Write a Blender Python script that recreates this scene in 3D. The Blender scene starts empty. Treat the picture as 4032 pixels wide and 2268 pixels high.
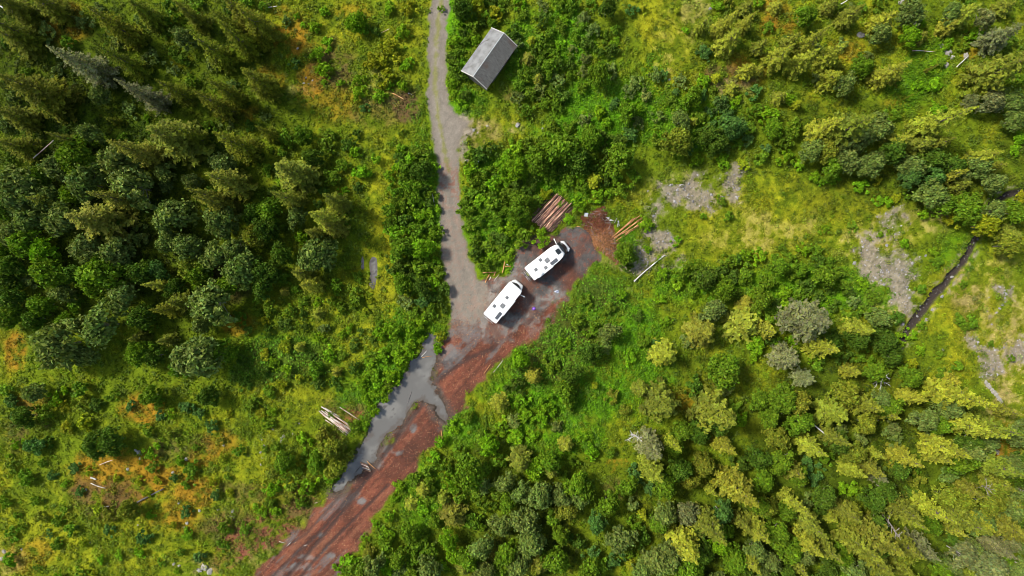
import bpy, math, random
import numpy as np
from mathutils import Vector, Matrix

R = math.radians
random.seed(7)
rng = np.random.default_rng(11)
sc = bpy.context.scene
COL = sc.collection

# ------------------------------------------------------------------ camera, sky, sun
H = 100.0                       # drone height above the ground (m)
K = 0.0587                      # metres on the ground per unit of the 2576 x 1449 plan used below
cam_d = bpy.data.cameras.new("camera")
cam = bpy.data.objects.new("camera", cam_d)
COL.objects.link(cam)
cam.location = (0, 0, H)
cam.rotation_euler = (0, 0, 0)
cam_d.sensor_width = 36
cam_d.lens = 18.0 / (1288 * K / H)
cam_d.clip_start = 1.0
cam_d.clip_end = 5000
sc.camera = cam

SUN_EL = R(50)
SUN_AZ_VEC = Vector((-0.90, 0.44, 0)).normalized()     # towards the sun, on the ground plan
world = bpy.data.worlds.new("World")
sc.world = world
world.use_nodes = True
wn = world.node_tree.nodes
wl = world.node_tree.links
bgn = wn["Background"]
sky = wn.new("ShaderNodeTexSky")
sky.sky_type = 'NISHITA'
sky.sun_disc = False
sky.sun_elevation = SUN_EL
sky.sun_rotation = math.atan2(SUN_AZ_VEC.x, SUN_AZ_VEC.y)
sky.air_density = 1.6
sky.dust_density = 3.0
wl.new(sky.outputs[0], bgn.inputs[0])
bgn.inputs[1].default_value = 0.12

sun_d = bpy.data.lights.new("sun", 'SUN')
sun = bpy.data.objects.new("sun", sun_d)
COL.objects.link(sun)
sun_d.energy = 3.9
sun_d.angle = R(9.0)
sun_d.color = (1.0, 0.95, 0.86)
to_sun = (SUN_AZ_VEC * math.cos(SUN_EL) + Vector((0, 0, math.sin(SUN_EL))))
sun.rotation_euler = to_sun.to_track_quat('Z', 'Y').to_euler()
sun.location = (-60, 30, 120)

def shade_cloud():
    """unseen puffs added high up towards the sun, to shade the wood in the upper left"""
    g = random.Random(3)
    m = bpy.data.materials.new("shade_puff"); m.use_nodes = True
    b = m.node_tree.nodes["Principled BSDF"]; b.inputs["Base Color"].default_value = (.85, .86, .88, 1); b.inputs["Roughness"].default_value = 1
    vs, fs = [], []
    dist = 330.0
    def puff(cx, cy, cz, r):
        n, k = 10, 7; o = len(vs)
        for i in range(k + 1):
            th = math.pi * i / k
            for j in range(n):
                ph = 2 * math.pi * j / n; q = r * g.uniform(.85, 1.12)
                vs.append((cx + q * math.sin(th) * math.cos(ph), cy + q * math.sin(th) * math.sin(ph), cz + q * .55 * math.cos(th)))
        for i in range(k):
            for j in range(n): fs.append((o + i * n + j, o + (i + 1) * n + j, o + (i + 1) * n + (j + 1) % n, o + i * n + (j + 1) % n))
    for _ in range(27):
        a = g.uniform(0, 6.28); q = math.sqrt(g.random())
        gx, gy = -70 + 38 * q * math.cos(a), 32 + 24 * q * math.sin(a)
        p = Vector((gx, gy, 0)) + to_sun * (dist + g.uniform(-8, 8))
        puff(p.x, p.y, p.z, g.uniform(3.2, 5.6) * (1.15 - .4 * q))
    me = bpy.data.meshes.new("shade_cloud"); me.from_pydata(vs, [], fs); me.update(); me.polygons.foreach_set("use_smooth", [True] * len(fs)); me.materials.append(m)
    o = bpy.data.objects.new("shade_cloud", me); COL.objects.link(o); o["kind"] = "structure"  # added out of view, only for its shadow
shade_cloud()

sc.view_settings.view_transform = 'Standard'
sc.view_settings.look = 'None'
sc.view_settings.exposure = 0.62
sc.view_settings.gamma = 1
sc.render.engine = 'CYCLES'
sc.cycles.max_bounces = 5
sc.cycles.diffuse_bounces = 3
sc.cycles.transmission_bounces = 3
sc.cycles.transparent_max_bounces = 4
sc.cycles.use_adaptive_sampling = True
sc.cycles.pixel_filter_type = 'BLACKMAN_HARRIS'
sc.cycles.filter_width = 0.9

# ------------------------------------------------------------------ plan helpers
def P(u, v, h=0.0):
    """plan units -> metres; h = how high above the ground the point in question stands"""
    f = 1 - h / H
    return ((u - 1288) * K * f, (724.5 - v) * K * f)

def F(fx, fy, h=0.0):           # full photograph units (4032 x 2268)
    return P(fx * 2576 / 4032, fy * 2576 / 4032, h)

def T(i, j, tx, ty):            # tile units -> plan units
    return (i * 644 + tx / 3.0, j * 483 + ty / 3.0)

# ------------------------------------------------------------------ numpy noise
def _hash(ix, iy, seed):
    n = (ix.astype(np.int64) * 374761393 + iy.astype(np.int64) * 668265263 + seed * 974634777) & 0x7fffffff
    n = ((n ^ (n >> 13)) * 1274126177) & 0x7fffffff
    n = (n ^ (n >> 16)) & 0xffff
    return n / 65535.0

def vnoise(x, y, s, seed=0):
    x = x / s; y = y / s
    ix = np.floor(x); iy = np.floor(y)
    fx = x - ix; fy = y - iy
    fx = fx * fx * (3 - 2 * fx); fy = fy * fy * (3 - 2 * fy)
    a = _hash(ix, iy, seed); b = _hash(ix + 1, iy, seed)
    c = _hash(ix, iy + 1, seed); d = _hash(ix + 1, iy + 1, seed)
    return (a * (1 - fx) + b * fx) * (1 - fy) + (c * (1 - fx) + d * fx) * fy

def fbm(x, y, s, seed=0, octv=4, gain=0.55):
    out = 0; amp = 1; tot = 0
    ca, sa = math.cos(0.6), math.sin(0.6)
    for o in range(octv):
        out = out + amp * vnoise(x, y, s, seed + o * 17)
        tot += amp; amp *= gain; s *= 0.5
        x, y = x * ca - y * sa, x * sa + y * ca
    return out / tot

def sstep(a, b, x):
    t = np.clip((x - a) / (b - a), 0, 1)
    return t * t * (3 - 2 * t)

def poly_sd(poly, x, y):
    """signed distance, positive inside"""
    d = np.full(x.shape, 1e9); ins = np.zeros(x.shape, bool)
    n = len(poly)
    for i in range(n):
        ax, ay = poly[i]; bx, by = poly[(i + 1) % n]
        ex, ey = bx - ax, by - ay
        wx, wy = x - ax, y - ay
        t = np.clip((wx * ex + wy * ey) / (ex * ex + ey * ey + 1e-9), 0, 1)
        d = np.minimum(d, (wx - t * ex) ** 2 + (wy - t * ey) ** 2)
        c = ((ay > y) != (by > y)) & (x < (bx - ax) * (y - ay) / (by - ay + 1e-12) + ax)
        ins ^= c
    d = np.sqrt(d)
    return np.where(ins, d, -d)

def line_d(pts, x, y):
    d = np.full(x.shape, 1e9)
    for (ax, ay), (bx, by) in zip(pts[:-1], pts[1:]):
        ex, ey = bx - ax, by - ay
        wx, wy = x - ax, y - ay
        t = np.clip((wx * ex + wy * ey) / (ex * ex + ey * ey + 1e-9), 0, 1)
        d = np.minimum(d, (wx - t * ex) ** 2 + (wy - t * ey) ** 2)
    return np.sqrt(d)

def PP(lst):
    return [P(u, v) for u, v in lst]

# ------------------------------------------------------------------ plan of the place
ROAD = PP([(1090, -60), (1087, 0), (1079, 60), (1073, 130), (1071, 220), (1076, 290), (1086, 350), (1094, 400), (1099, 480),
           (1105, 560), (1110, 640), (1122, 720), (1133, 780), (1128, 830), (1122, 860), (1180, 850), (1230, 760), (1222, 712),
           (1205, 700), (1192, 675), (1180, 640), (1168, 580), (1160, 500), (1155, 430), (1153, 385), (1160, 350), (1168, 325), (1185, 306),
           (1160, 296), (1150, 285), (1138, 260), (1127, 210), (1124, 130), (1127, 60), (1130, 0), (1133, -60)])
CLEAR = PP([(1122, 845), (1135, 780), (1205, 700), (1240, 702), (1270, 690), (1300, 655), (1300, 610), (1345, 590), (1370, 600), (1400, 580), (1440, 562), (1480, 580),
            (1495, 620), (1510, 655), (1482, 690), (1450, 715), (1420, 745), (1380, 790), (1310, 850), (1260, 900), (1180, 900), (1120, 880)])
BARK = PP([(1133, 800), (1122, 850), (1096, 893), (1082, 975), (1060, 1000), (1042, 1012), (1010, 1062), (955, 1120), (900, 1190), (850, 1238), (790, 1276),
           (735, 1340), (690, 1395), (635, 1449), (540, 1560), (770, 1560), (850, 1449), (905, 1352), (958, 1285), (985, 1238), (1058, 1165), (1100, 1112),
           (1128, 1072), (1175, 1022), (1190, 988), (1262, 915), (1330, 868), (1400, 790), (1425, 745), (1380, 760), (1300, 820), (1220, 850)])
POND = PP([(1066, 850), (1078, 838), (1092, 846), (1094, 878), (1101, 892), (1092, 930), (1083, 968), (1100, 985), (1116, 1015), (1133, 1050), (1122, 1068),
           (1100, 1042), (1085, 1015), (1062, 1004), (1040, 1012), (1020, 1045), (1000, 1070), (975, 1090), (955, 1120), (935, 1160), (900, 1190), (872, 1220),
           (848, 1240), (836, 1236), (858, 1196), (892, 1142), (925, 1090), (935, 1040), (962, 1008), (985, 975), (1010, 960), (1024, 940), (1032, 910), (1052, 900), (1060, 872)])
POND2 = PP([(936, 644), (947, 650), (947, 690), (943, 722), (937, 730), (929, 716), (932, 690), (928, 660)])
POND3 = PP([(909, 640), (916, 646), (916, 676), (909, 682), (906, 660)])
STREAM = PP([(2640, 455), (2576, 485), (2530, 490), (2490, 520), (2470, 575), (2452, 605), (2428, 650), (2396, 690), (2380, 715), (2350, 742), (2318, 786), (2288, 828), (2270, 860)])
GRAVELS = [PP(p) for p in (
    [(1675, 475), (1720, 455), (1790, 448), (1850, 420), (1872, 440), (1862, 470), (1790, 500), (1740, 520), (1690, 530), (1672, 505)],
    [(1632, 585), (1665, 570), (1684, 600), (1690, 655), (1670, 675), (1645, 660), (1640, 620)],
    [(1655, 490), (1675, 480), (1670, 560), (1650, 580), (1640, 540)],
    [(1590, 630), (1625, 610), (1640, 650), (1610, 680), (1585, 665)],
    [(2160, 630), (2200, 615), (2250, 640), (2290, 690), (2312, 740), (2290, 775), (2255, 755), (2225, 715), (2180, 690)],
    [(2175, 580), (2250, 560), (2260, 590), (2210, 600), (2170, 610)],
    [(2515, 735), (2536, 740), (2530, 770), (2505, 785)],
    [(2455, 865), (2490, 870), (2505, 920), (2480, 940), (2460, 900)],
    [(2560, 870), (2600, 860), (2600, 940), (2560, 930)],
    [(1150, 310), (1180, 300), (1210, 310), (1200, 350), (1165, 390), (1153, 380)],
)]

def graded(lo, hi, step, far):
    a = list(np.arange(lo, hi + step * 0.5, step))
    s = step; x = a[-1]; right = []
    while x < far:
        s *= 1.35; x += s; right.append(x)
    s = step; x = a[0]; left = []
    while x > -far:
        s *= 1.35; x -= s; left.append(x)
    return np.array(left[::-1] + a + right)

GX = graded(-86, 86, 0.21, 1500)
GY = graded(-52, 52, 0.21, 1500)
X, Y = np.meshgrid(GX, GY)      # shape (ny, nx)

wob = (fbm(X, Y, 1.6, 3, 4) - 0.5)
sd_road = poly_sd(ROAD, X, Y) + wob * 1.3 - 0.16 * sstep(20, 3, np.abs(Y - 20))
sd_clear = poly_sd(CLEAR, X, Y) + wob * 2.8
sd_bark = poly_sd(BARK, X, Y) + wob * 2.8 + (fbm(X, Y, 3.5, 19, 4) - .5) * 9 * np.exp(-(((X - P(1190, 830)[0]) / 4.5) ** 2 + ((Y - P(1190, 830)[1]) / 2.8) ** 2))
sd_pond = poly_sd(POND, X, Y) + wob * 1.3 + (fbm(X, Y, .7, 23, 3, .7) - .5) * .9
sd_pond2 = np.maximum(poly_sd(POND2, X, Y), poly_sd(POND3, X, Y)) + wob * 0.5
d_stream = line_d(STREAM, X, Y) + wob * 0.7
sd_grav = np.full(X.shape, -1e9)
for g in GRAVELS:
    sd_grav = np.maximum(sd_grav, poly_sd(g, X, Y))
sd_grav = sd_grav + (fbm(X, Y, 2.5, 9, 5) - 0.5) * 6.0

hard = np.maximum(np.maximum(sd_road, sd_clear), sd_bark)       # >0 on bare worked ground
soft = sstep(0.3, -2.0, hard)
Z = (fbm(X, Y, 22, 21, 3) - 0.5) * 1.6 * sstep(0, -8, hard) + (fbm(X, Y, 3.0, 33, 3) - 0.42) * 0.5 * soft
Z += (fbm(X, Y, 0.9, 41, 3) - 0.5) * (0.06 + 0.16 * soft)
# shallow drainage banks left of the road, pond and stream beds
near_pond = sstep(-1.6, -0.1, sd_pond)
Z = Z * (1 - near_pond) + near_pond * (-0.06 + (fbm(X, Y, .6, 43, 2) - .5) * .06)
Z -= 0.40 * sstep(-0.25, 0.35, sd_pond)
near2 = sstep(-1.3, -0.1, sd_pond2)
Z = Z * (1 - near2) + near2 * -0.03
Z -= 0.30 * sstep(-0.2, 0.25, sd_pond2)
Z -= 0.45 * sstep(0.65, 0.10, d_stream) + 0.25 * sstep(1.8, 0.5, d_stream)
RUTS = [([T(1, 2, *p) for p in ((1290, 120), (1120, 330), (950, 560), (700, 900), (560, 1080), (350, 1330), (200, 1500))], 0.34, 0.13),
        ([T(1, 2, *p) for p in ((1180, 150), (1010, 370), (880, 620), (640, 930), (480, 1120), (280, 1300), (120, 1460))], 0.28, 0.07),
        ([T(1, 2, *p) for p in ((1000, 760), (860, 900), (720, 1040), (540, 1220), (330, 1460))], 0.25, 0.08),
        ([T(1, 2, *p) for p in ((760, 700), (560, 930), (380, 1130), (200, 1250), (60, 1420))], 0.22, 0.06),
        ([T(1, 1, *p) for p in ((1800, 1180), (1600, 1260), (1450, 1360), (1330, 1440), (1290, 1560))], 0.4, 0.07),
        ([(1100, 0), (1092, 80), (1086, 200), (1094, 300), (1110, 420), (1122, 560), (1140, 700), (1160, 800)], 0.5, 0.05),
        ([(1122, 0), (1116, 80), (1112, 200), (1118, 280), (1135, 420), (1145, 560), (1170, 680), (1200, 760)], 0.5, 0.05)]
rut = np.zeros(X.shape)
for pts, w, dep in RUTS:
    d = line_d(PP(pts), X, Y) + wob * 0.25
    m = sstep(w * 1.6, w * 0.3, d)
    Z -= dep * m
    rut = np.maximum(rut, m * (0.6 if w >= 0.5 else 1.0) * sstep(0.05, 0.13, dep * np.ones(X.shape) + 0.04))
# churned mud in front of the lower camper
cx_, cy_ = P(*T(1, 1, 1450, 1290))
churn = sstep(2.2, 0.5, np.hypot((X - cx_), (Y - cy_) * 1.6) + wob * 2.5)
Z += churn * (fbm(X * 1.6, Y * 0.8, 0.8, 77, 2) - 0.5) * 0.25
Z = np.where((np.abs(X) > 120) | (np.abs(Y) > 90), Z * 0.2, Z)

def hgt(x, y):
    i = int(np.clip(np.searchsorted(GX, x) - 1, 0, len(GX) - 2))
    j = int(np.clip(np.searchsorted(GY, y) - 1, 0, len(GY) - 2))
    fx = (x - GX[i]) / (GX[i + 1] - GX[i]); fy = (y - GY[j]) / (GY[j + 1] - GY[j])
    return float((Z[j, i] * (1 - fx) + Z[j, i + 1] * fx) * (1 - fy) + (Z[j + 1, i] * (1 - fx) + Z[j + 1, i + 1] * fx) * fy)

def samp(A, x, y):
    i = np.clip(np.searchsorted(GX, x) - 1, 0, len(GX) - 2)
    j = np.clip(np.searchsorted(GY, y) - 1, 0, len(GY) - 2)
    return A[j, i]

# ------------------------------------------------------------------ what grows or lies where (albedo), with wood shade painted in
def C(*c): return np.array(c, float)
def mixc(a, b, m): return a * (1 - m[..., None]) + b * m[..., None]

C_GRASS = C(.092, .132, .005); C_YEL = C(.205, .208, .008); C_LUSH = C(.068, .185, .003)
C_MOSS = C(.220, .125, .010); C_TAN = C(.270, .215, .085); C_BROWN = C(.085, .055, .022); C_SHADE = C(.040, .066, .004)  # the darkest green is painted shade under the woods
C_GRAV = C(.205, .188, .170); C_WET = C(.062, .056, .053); C_BARK = C(.160, .056, .034); C_BARKD = C(.060, .028, .020); C_MUD = C(.145, .14, .135)

def blobs(lst, ns=4.5, na=2.3):
    """(u, v, ru, rv, strength) ellipses, edges broken by noise"""
    m = np.zeros(X.shape)
    nn = (fbm(X, Y, ns, 55, 5, 0.66) - 0.5) * na
    for u, v, ru, rv, s in lst:
        x, y = P(u, v)
        d = np.sqrt(((X - x) / (ru * K)) ** 2 + ((Y - y) / (rv * K)) ** 2)
        m = np.maximum(m, s * sstep(1.25, 0.55, d + nn * 0.75))
    return m

YEL = blobs([(960, 560, 40, 200, .9), (1010, 120, 60, 120, .7), (860, 60, 70, 70, .8), (960, 330, 110, 60, .6), (1670, 110, 70, 130, .95), (1620, 30, 60, 50, .8),
             (1250, 320, 90, 50, .7), (1900, 560, 260, 110, 1), (2150, 560, 200, 90, .9), (2430, 800, 110, 160, .9), (2540, 900, 60, 200, .8), (2200, 640, 60, 60, .7), (1590, 490, 60, 40, .6),
             (100, 1350, 180, 130, .7), (400, 1300, 200, 150, .6), (330, 1120, 120, 60, .5), (640, 1200, 120, 90, .7), (760, 1010, 100, 50, .6), (940, 830, 50, 70, .9), (20, 900, 40, 90, .8),
             (560, 1060, 60, 40, .5), (2500, 450, 60, 40, .4), (1790, 650, 60, 40, .6), (1590, 1080, 50, 70, .4), (1900, 1080, 70, 60, .6), (2480, 330, 40, 40, .3)])
LUSH = blobs([(1440, 950, 200, 120, .9), (1560, 820, 120, 100, .9), (1400, 1090, 120, 70, .8), (1600, 930, 90, 90, .8), (1420, 90, 80, 110, 1), (1340, 150, 60, 120, .7), (1560, 270, 110, 110, 1), (1700, 300, 160, 80, .9), (1500, 250, 80, 60, .9), (1640, 180, 35, 40, 1), (1480, 330, 160, 60, 1), (1460, 495, 30, 30, 1),
              (1500, 760, 130, 110, .9), (1400, 880, 140, 90, .9), (1330, 980, 120, 60, .8), (1330, 1000, 50, 60, 1), (1060, 500, 50, 200, .9), (1020, 850, 90, 60, 1), (960, 960, 80, 80, 1), (900, 1010, 60, 60, .8),
              (1150, 60, 40, 150, .9), (1180, 260, 50, 40, .8), (1240, 560, 70, 120, .8), (1350, 430, 160, 60, .9), (700, 900, 130, 60, .8), (1500, 900, 100, 120, .7), (1750, 720, 120, 60, .8), (2050, 720, 180, 70, .8),
              (2330, 170, 60, 60, .6), (2270, 240, 60, 60, .7), (1280, 640, 50, 30, .7), (1060, 1260, 80, 100, .7), (1160, 1080, 60, 50, .8), (1620, 980, 80, 90, .6), (2400, 640, 60, 60, .5), (250, 350, 300, 60, .3), (1580, 610, 30, 50, .8), (1480, 580, 16, 30, .7)])
MOSS = blobs([(785, 205, 40, 55, 1), (735, 100, 50, 60, .8), (180, 60, 60, 50, .55), (700, 30, 30, 20, .5), (690, 190, 40, 30, .5), (620, 290, 30, 40, .5), (880, 30, 60, 20, .4), (1950, 60, 60, 40, .8), (1880, 170, 50, 40, .7), (1940, 20, 60, 30, .6),
              (370, 1030, 50, 40, .9), (330, 1200, 120, 80, .9), (480, 1240, 60, 50, .8), (520, 1150, 60, 40, .7), (30, 890, 30, 60, 1), (80, 1010, 50, 30, .6), (450, 1300, 60, 60, .7), (250, 1180, 60, 60, .7), (600, 820, 40, 30, .6), (2500, 1120, 70, 50, .9), (1690, 1010, 60, 30, .5),
              (870, 1050, 40, 25, .8), (560, 1110, 50, 40, .6), (1560, 1170, 40, 20, .7), (2250, 260, 40, 20, .4), (80, 1400, 60, 40, .5), (2130, 130, 40, 30, .5), (840, 260, 60, 60, .5), (2440, 140, 30, 20, .5)])
BROWN = blobs([(1020, 260, 40, 50, .9), (850, 180, 70, 60, .7), (1180, 340, 60, 50, .3), (1820, 200, 60, 40, .7), (600, 1240, 70, 30, .6), (300, 1240, 60, 40, .6), (740, 1270, 60, 40, .7), (430, 1120, 80, 40, .6), (260, 1260, 90, 50, .7), (560, 1330, 70, 50, .7), (60, 1080, 50, 60, .6), (860, 1040, 60, 40, .6), (1330, 640, 50, 20, .5),
               (1430, 545, 60, 20, .7), (1285, 240, 40, 20, .5), (580, 690, 60, 60, .6), (2420, 740, 40, 100, .35), (1240, 1400, 60, 40, .3), (940, 290, 60, 40, .5), (1480, 880, 50, 60, .35), (1560, 1230, 50, 30, .5), (690, 1340, 60, 40, .6)])
TAN = blobs([(2440, 720, 60, 70, .8), (2530, 900, 60, 190, .9), (2330, 560, 60, 40, .6), (1900, 590, 160, 50, .5), (1720, 480, 110, 50, .5), (2200, 620, 100, 60, .6), (1660, 600, 50, 90, .7), (1560, 660, 50, 30, .7), (1200, 330, 50, 40, .6),
             (990, 1100, 10, 10, .1), (1300, 320, 20, 15, .9), (1740, 30, 60, 90, .5), (1680, 130, 40, 60, .5), (1840, 230, 60, 40, .5), (2250, 760, 70, 60, .6), (950, 200, 60, 60, .3), (760, 230, 30, 30, .4), (640, 1400, 60, 40, .5), (500, 1430, 60, 30, .5), (30, 1400, 40, 40, .4)])
SHADE = blobs([(2100, 1120, 330, 200, .8), (1900, 1330, 300, 150, .8), (2350, 1330, 260, 150, .7), (2100, 960, 160, 70, .7), (2100, 300, 200, 60, .5), (1870, 330, 60, 30, .6), (2300, 480, 260, 70, .6), (1280, 1380, 200, 100, .6), (1240, 1200, 80, 80, .5), (120, 200, 330, 230, .8), (400, 330, 300, 120, .6), (560, 120, 120, 160, .5), (250, 620, 320, 220, .9), (1660, 1180, 40, 80, .8), (1400, 1330, 60, 120, .9), (1800, 950, 120, 80, .4), (2400, 1200, 200, 200, .4), (2550, 400, 60, 120, .5)])  # shade of woods and glades, painted into the ground colour

HERB = blobs([(1500, 740, 120, 60, 1), (1430, 840, 120, 80, 1), (1360, 920, 90, 50, .9), (1420, 790, 60, 60, 1), (700, 910, 110, 60, .8)])
n1 = fbm(X, Y, 7, 101, 5, 0.6); n2 = fbm(X, Y, 2.2, 102, 4, 0.65); n3 = fbm(X, Y, 0.7, 103, 3, 0.7); n4 = vnoise(X, Y, 0.25, 104)
green = np.ones(X.shape + (3,)) * C_GRASS
green = mixc(green, C_YEL, sstep(.50, .72, n1 * .55 + n2 * .45) * 0.7)
green = mixc(green, C_LUSH, LUSH * sstep(.25, .5, n2))
green = mixc(green, C_YEL, YEL * sstep(.30, .62, n2 * .6 + n3 * .4))
green = mixc(green, C_SHADE, SHADE * 0.85)
green = mixc(green, C(.05, .055, .012), HERB * .7)
green = mixc(green, C_MOSS, np.clip(MOSS * 1.25, 0, 1) * sstep(.33, .52, n2 * .6 + n3 * .4) * 0.95)
green = mixc(green, C_BROWN, np.clip(BROWN * 1.2, 0, 1) * sstep(.36, .54, n3 * .5 + n2 * .5))
green = mixc(green, C_TAN, TAN * sstep(.42, .64, n3 * .5 + n2 * .5) * 0.9)
REDB = blobs([(610, 1370, 70, 50, 1), (700, 1340, 50, 40, .9), (760, 1250, 40, 40, .5), (840, 1090, 40, 20, .6), (880, 1050, 35, 18, .7), (560, 1420, 40, 30, .6)])
green = mixc(green, C_BARK * .95, REDB * sstep(.40, .58, n3 * .7 + n2 * .3))
green = green * (0.46 + 1.08 * n3)[..., None]

rockmask = sstep(-0.9, 1.2, sd_grav + (n3 - .5) * 5.0 + (n2 - .5) * 4)
stone = C_GRAV * C(1.08, 1.0, .86) * (0.45 + 0.75 * n4)[..., None]
green = mixc(green, stone, rockmask * 0.9)

road = np.ones(X.shape + (3,)) * C_GRAV * C(.86, .82, .74) * (0.72 + 0.5 * n3 + 0.18 * (n4 - .5))[..., None]
mid = sstep(.5, .1, line_d(PP([(1112, -60), (1110, 0), (1098, 100), (1094, 200), (1102, 290), (1128, 430)]), X, Y) + (n3 - .5) * .9)
road = mixc(road, C(.15, .15, .045), mid * .8)
xu, yv = 1288 + X / K, 724.5 - Y / K
redz = sstep(380, 470, yv) * (0.25 + 0.5 * sstep(560, 430, yv)) * sstep(.47, .62, n3 * .6 + n4 * .4)
road = mixc(road, C_BARK * 1.1, redz)
edge = sstep(1.0, 0.0, sd_road)
road = mixc(road, C(.11, .085, .065), edge * .5 * sstep(.4, .6, n3))

wetn = sstep(.40, .62, fbm(X, Y, 5, 131, 4, .6) )
clear = mixc(np.ones(X.shape + (3,)) * C_WET * 1.25, C_BARKD * 1.3, wetn * .8) * (0.55 + 0.9 * n3)[..., None]
gz = blobs([(1160, 800, 70, 90, 1), (1215, 760, 50, 60, 1), (1270, 690, 60, 30, .8), (1380, 755, 60, 36, .9), (1260, 830, 50, 30, .7), (1150, 850, 60, 30, .6)], 2.2, 4.0)
clear = mixc(clear, C_GRAV * (0.62 + 0.55 * n3)[..., None], gz * .9)
clear = mixc(clear, C(.10, .040, .024), sstep(.50, .62, fbm(X, Y, 2.6, 154, 5, .65)) * .6)
clear = mixc(clear, C_BARK * .9, sstep(.56, .66, n3 * .55 + n4 * .45) * .65)

bark = mixc(np.ones(X.shape + (3,)) * C_BARK, C_BARKD, sstep(.40, .66, n2 * .6 + n1 * .4) * .75) * (0.55 + 0.6 * n3 + .35 * n4)[..., None]
mudp = blobs([T(1, 2, 370, 1310) + (20, 6, 1), T(1, 2, 310, 1385) + (22, 12, 1), T(1, 2, 490, 1140) + (10, 5, 1), T(1, 2, 795, 885) + (9, 7, 1), T(1, 2, 1190, 340) + (8, 9, 1), T(1, 2, 1080, 520) + (14, 7, .9),
              T(1, 2, 560, 1300) + (10, 6, .9), T(1, 2, 980, 500) + (20, 22, 1), T(1, 2, 900, 590) + (22, 18, .9), T(1, 2, 1230, 80) + (22, 14, 1), T(1, 2, 1360, 190) + (22, 34, 1), T(1, 2, 1430, 280) + (14, 16, 1),
              T(1, 1, 1460, 1240) + (34, 24, .9), T(1, 1, 1340, 1340) + (10, 30, .9), T(1, 2, 640, 820) + (24, 20, .5), (1200, 840, 60, 18, .6), (1250, 850, 30, 14, .6), (1290, 790, 40, 30, .5)], 1.3, 4.5)
bark = mixc(bark, C_MUD * .95, mudp)
TS, TC = 0.689, 0.725        # the track runs down to the left
ts = X * TS + Y * TC; tt = X * TC - Y * TS
streak = fbm(ts * .09, tt, 1.1, 151, 4, .65)
fork = sstep(830, 900, yv)
bark = mixc(bark, C(.050, .026, .020), sstep(.50, .64, streak) * fork * .55)
bark = mixc(bark, C(.22, .095, .055), sstep(.46, .34, streak) * fork * .45)
bark = mixc(bark, C_MUD * .8, sstep(.60, .66, fbm(ts * .2, tt, 1.6, 152, 4, .65)) * .7)
grv = sstep(.50, .60, fbm(X, Y, 1.4, 153, 5, .7)) * sstep(880, 800, yv)
bark = mixc(bark, C_GRAV * (0.5 + 0.5 * n3)[..., None], grv * .75)
bark = mixc(bark, C(.040, .028, .025), rut * .85)
bark = mixc(bark, C(.06, .055, .055), churn * sstep(.4, .6, n3) * .9)
bark = mixc(bark, C_BARKD * .8, sstep(.9, 0, sd_bark) * sstep(.35, .6, n2) * .7)

A = mixc(green, clear, sstep(-0.25, 0.35, sd_clear))
A = mixc(A, bark, sstep(-0.3, 0.5, sd_bark))
A = mixc(A, road, sstep(-0.12, 0.25, sd_road) * (1 - .85 * sstep(770, 860, yv + (n2 - .5) * 60)))
shore = sstep(-1.5, -.3, sd_pond + (n2 - .5) * .6) * sstep(-1.8, -.6, poly_sd(BARK, X, Y))
A = mixc(A, C(.075, .055, .045) * 1.0, shore * .95)
A = mixc(A, C(.035, .028, .020), sstep(-0.5, -0.1, sd_pond) * .75)
A = mixc(A, C(.032, .026, .022) * 1.0, sstep(.75, .35, d_stream) * sstep(1420, 1900, xu))
A = mixc(A, stone * 1.15, sstep(1.6, 1.0, d_stream) * sstep(.7, 1.0, d_stream) * sstep(.5, .62, n3) * .8)
A = np.clip(A, 0.004, 0.8)

# ------------------------------------------------------------------ mesh helpers
def mesh_np(name, V, Fq, col=None, smooth=False):
    V = np.asarray(V, np.float32); Fq = np.asarray(Fq, np.int32)
    me = bpy.data.meshes.new(name)
    me.vertices.add(len(V)); me.vertices.foreach_set("co", V.ravel())
    k = Fq.shape[1]
    me.loops.add(Fq.size); me.loops.foreach_set("vertex_index", Fq.ravel())
    me.polygons.add(len(Fq)); me.polygons.foreach_set("loop_start", np.arange(0, Fq.size, k, dtype=np.int32))
    me.polygons.foreach_set("use_smooth", np.full(len(Fq), smooth))
    if col is not None:
        ca = me.color_attributes.new("Col", 'FLOAT_COLOR', 'POINT')
        c4 = np.ones((len(V), 4), np.float32); c4[:, :3] = col
        ca.data.foreach_set("color", c4.ravel())
    me.update(calc_edges=True)
    me.validate()
    return me

def link(name, me, mat=None, parent=None):
    o = bpy.data.objects.new(name, me)
    COL.objects.link(o)
    if mat is not None and me is not None and len(me.materials) == 0:
        me.materials.append(mat)
    if parent is not None:
        o.parent = parent
    return o

def tag(o, label=None, cat=None, group=None, kind=None):
    if label: o["label"] = label
    if cat: o["category"] = cat
    if group: o["group"] = group
    if kind: o["kind"] = kind
    return o

def empty(name, loc, rz=0.0):
    o = bpy.data.objects.new(name, None)
    COL.objects.link(o)
    o.location = loc; o.rotation_euler = (0, 0, rz)
    o.empty_display_size = 0.3
    return o

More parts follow.
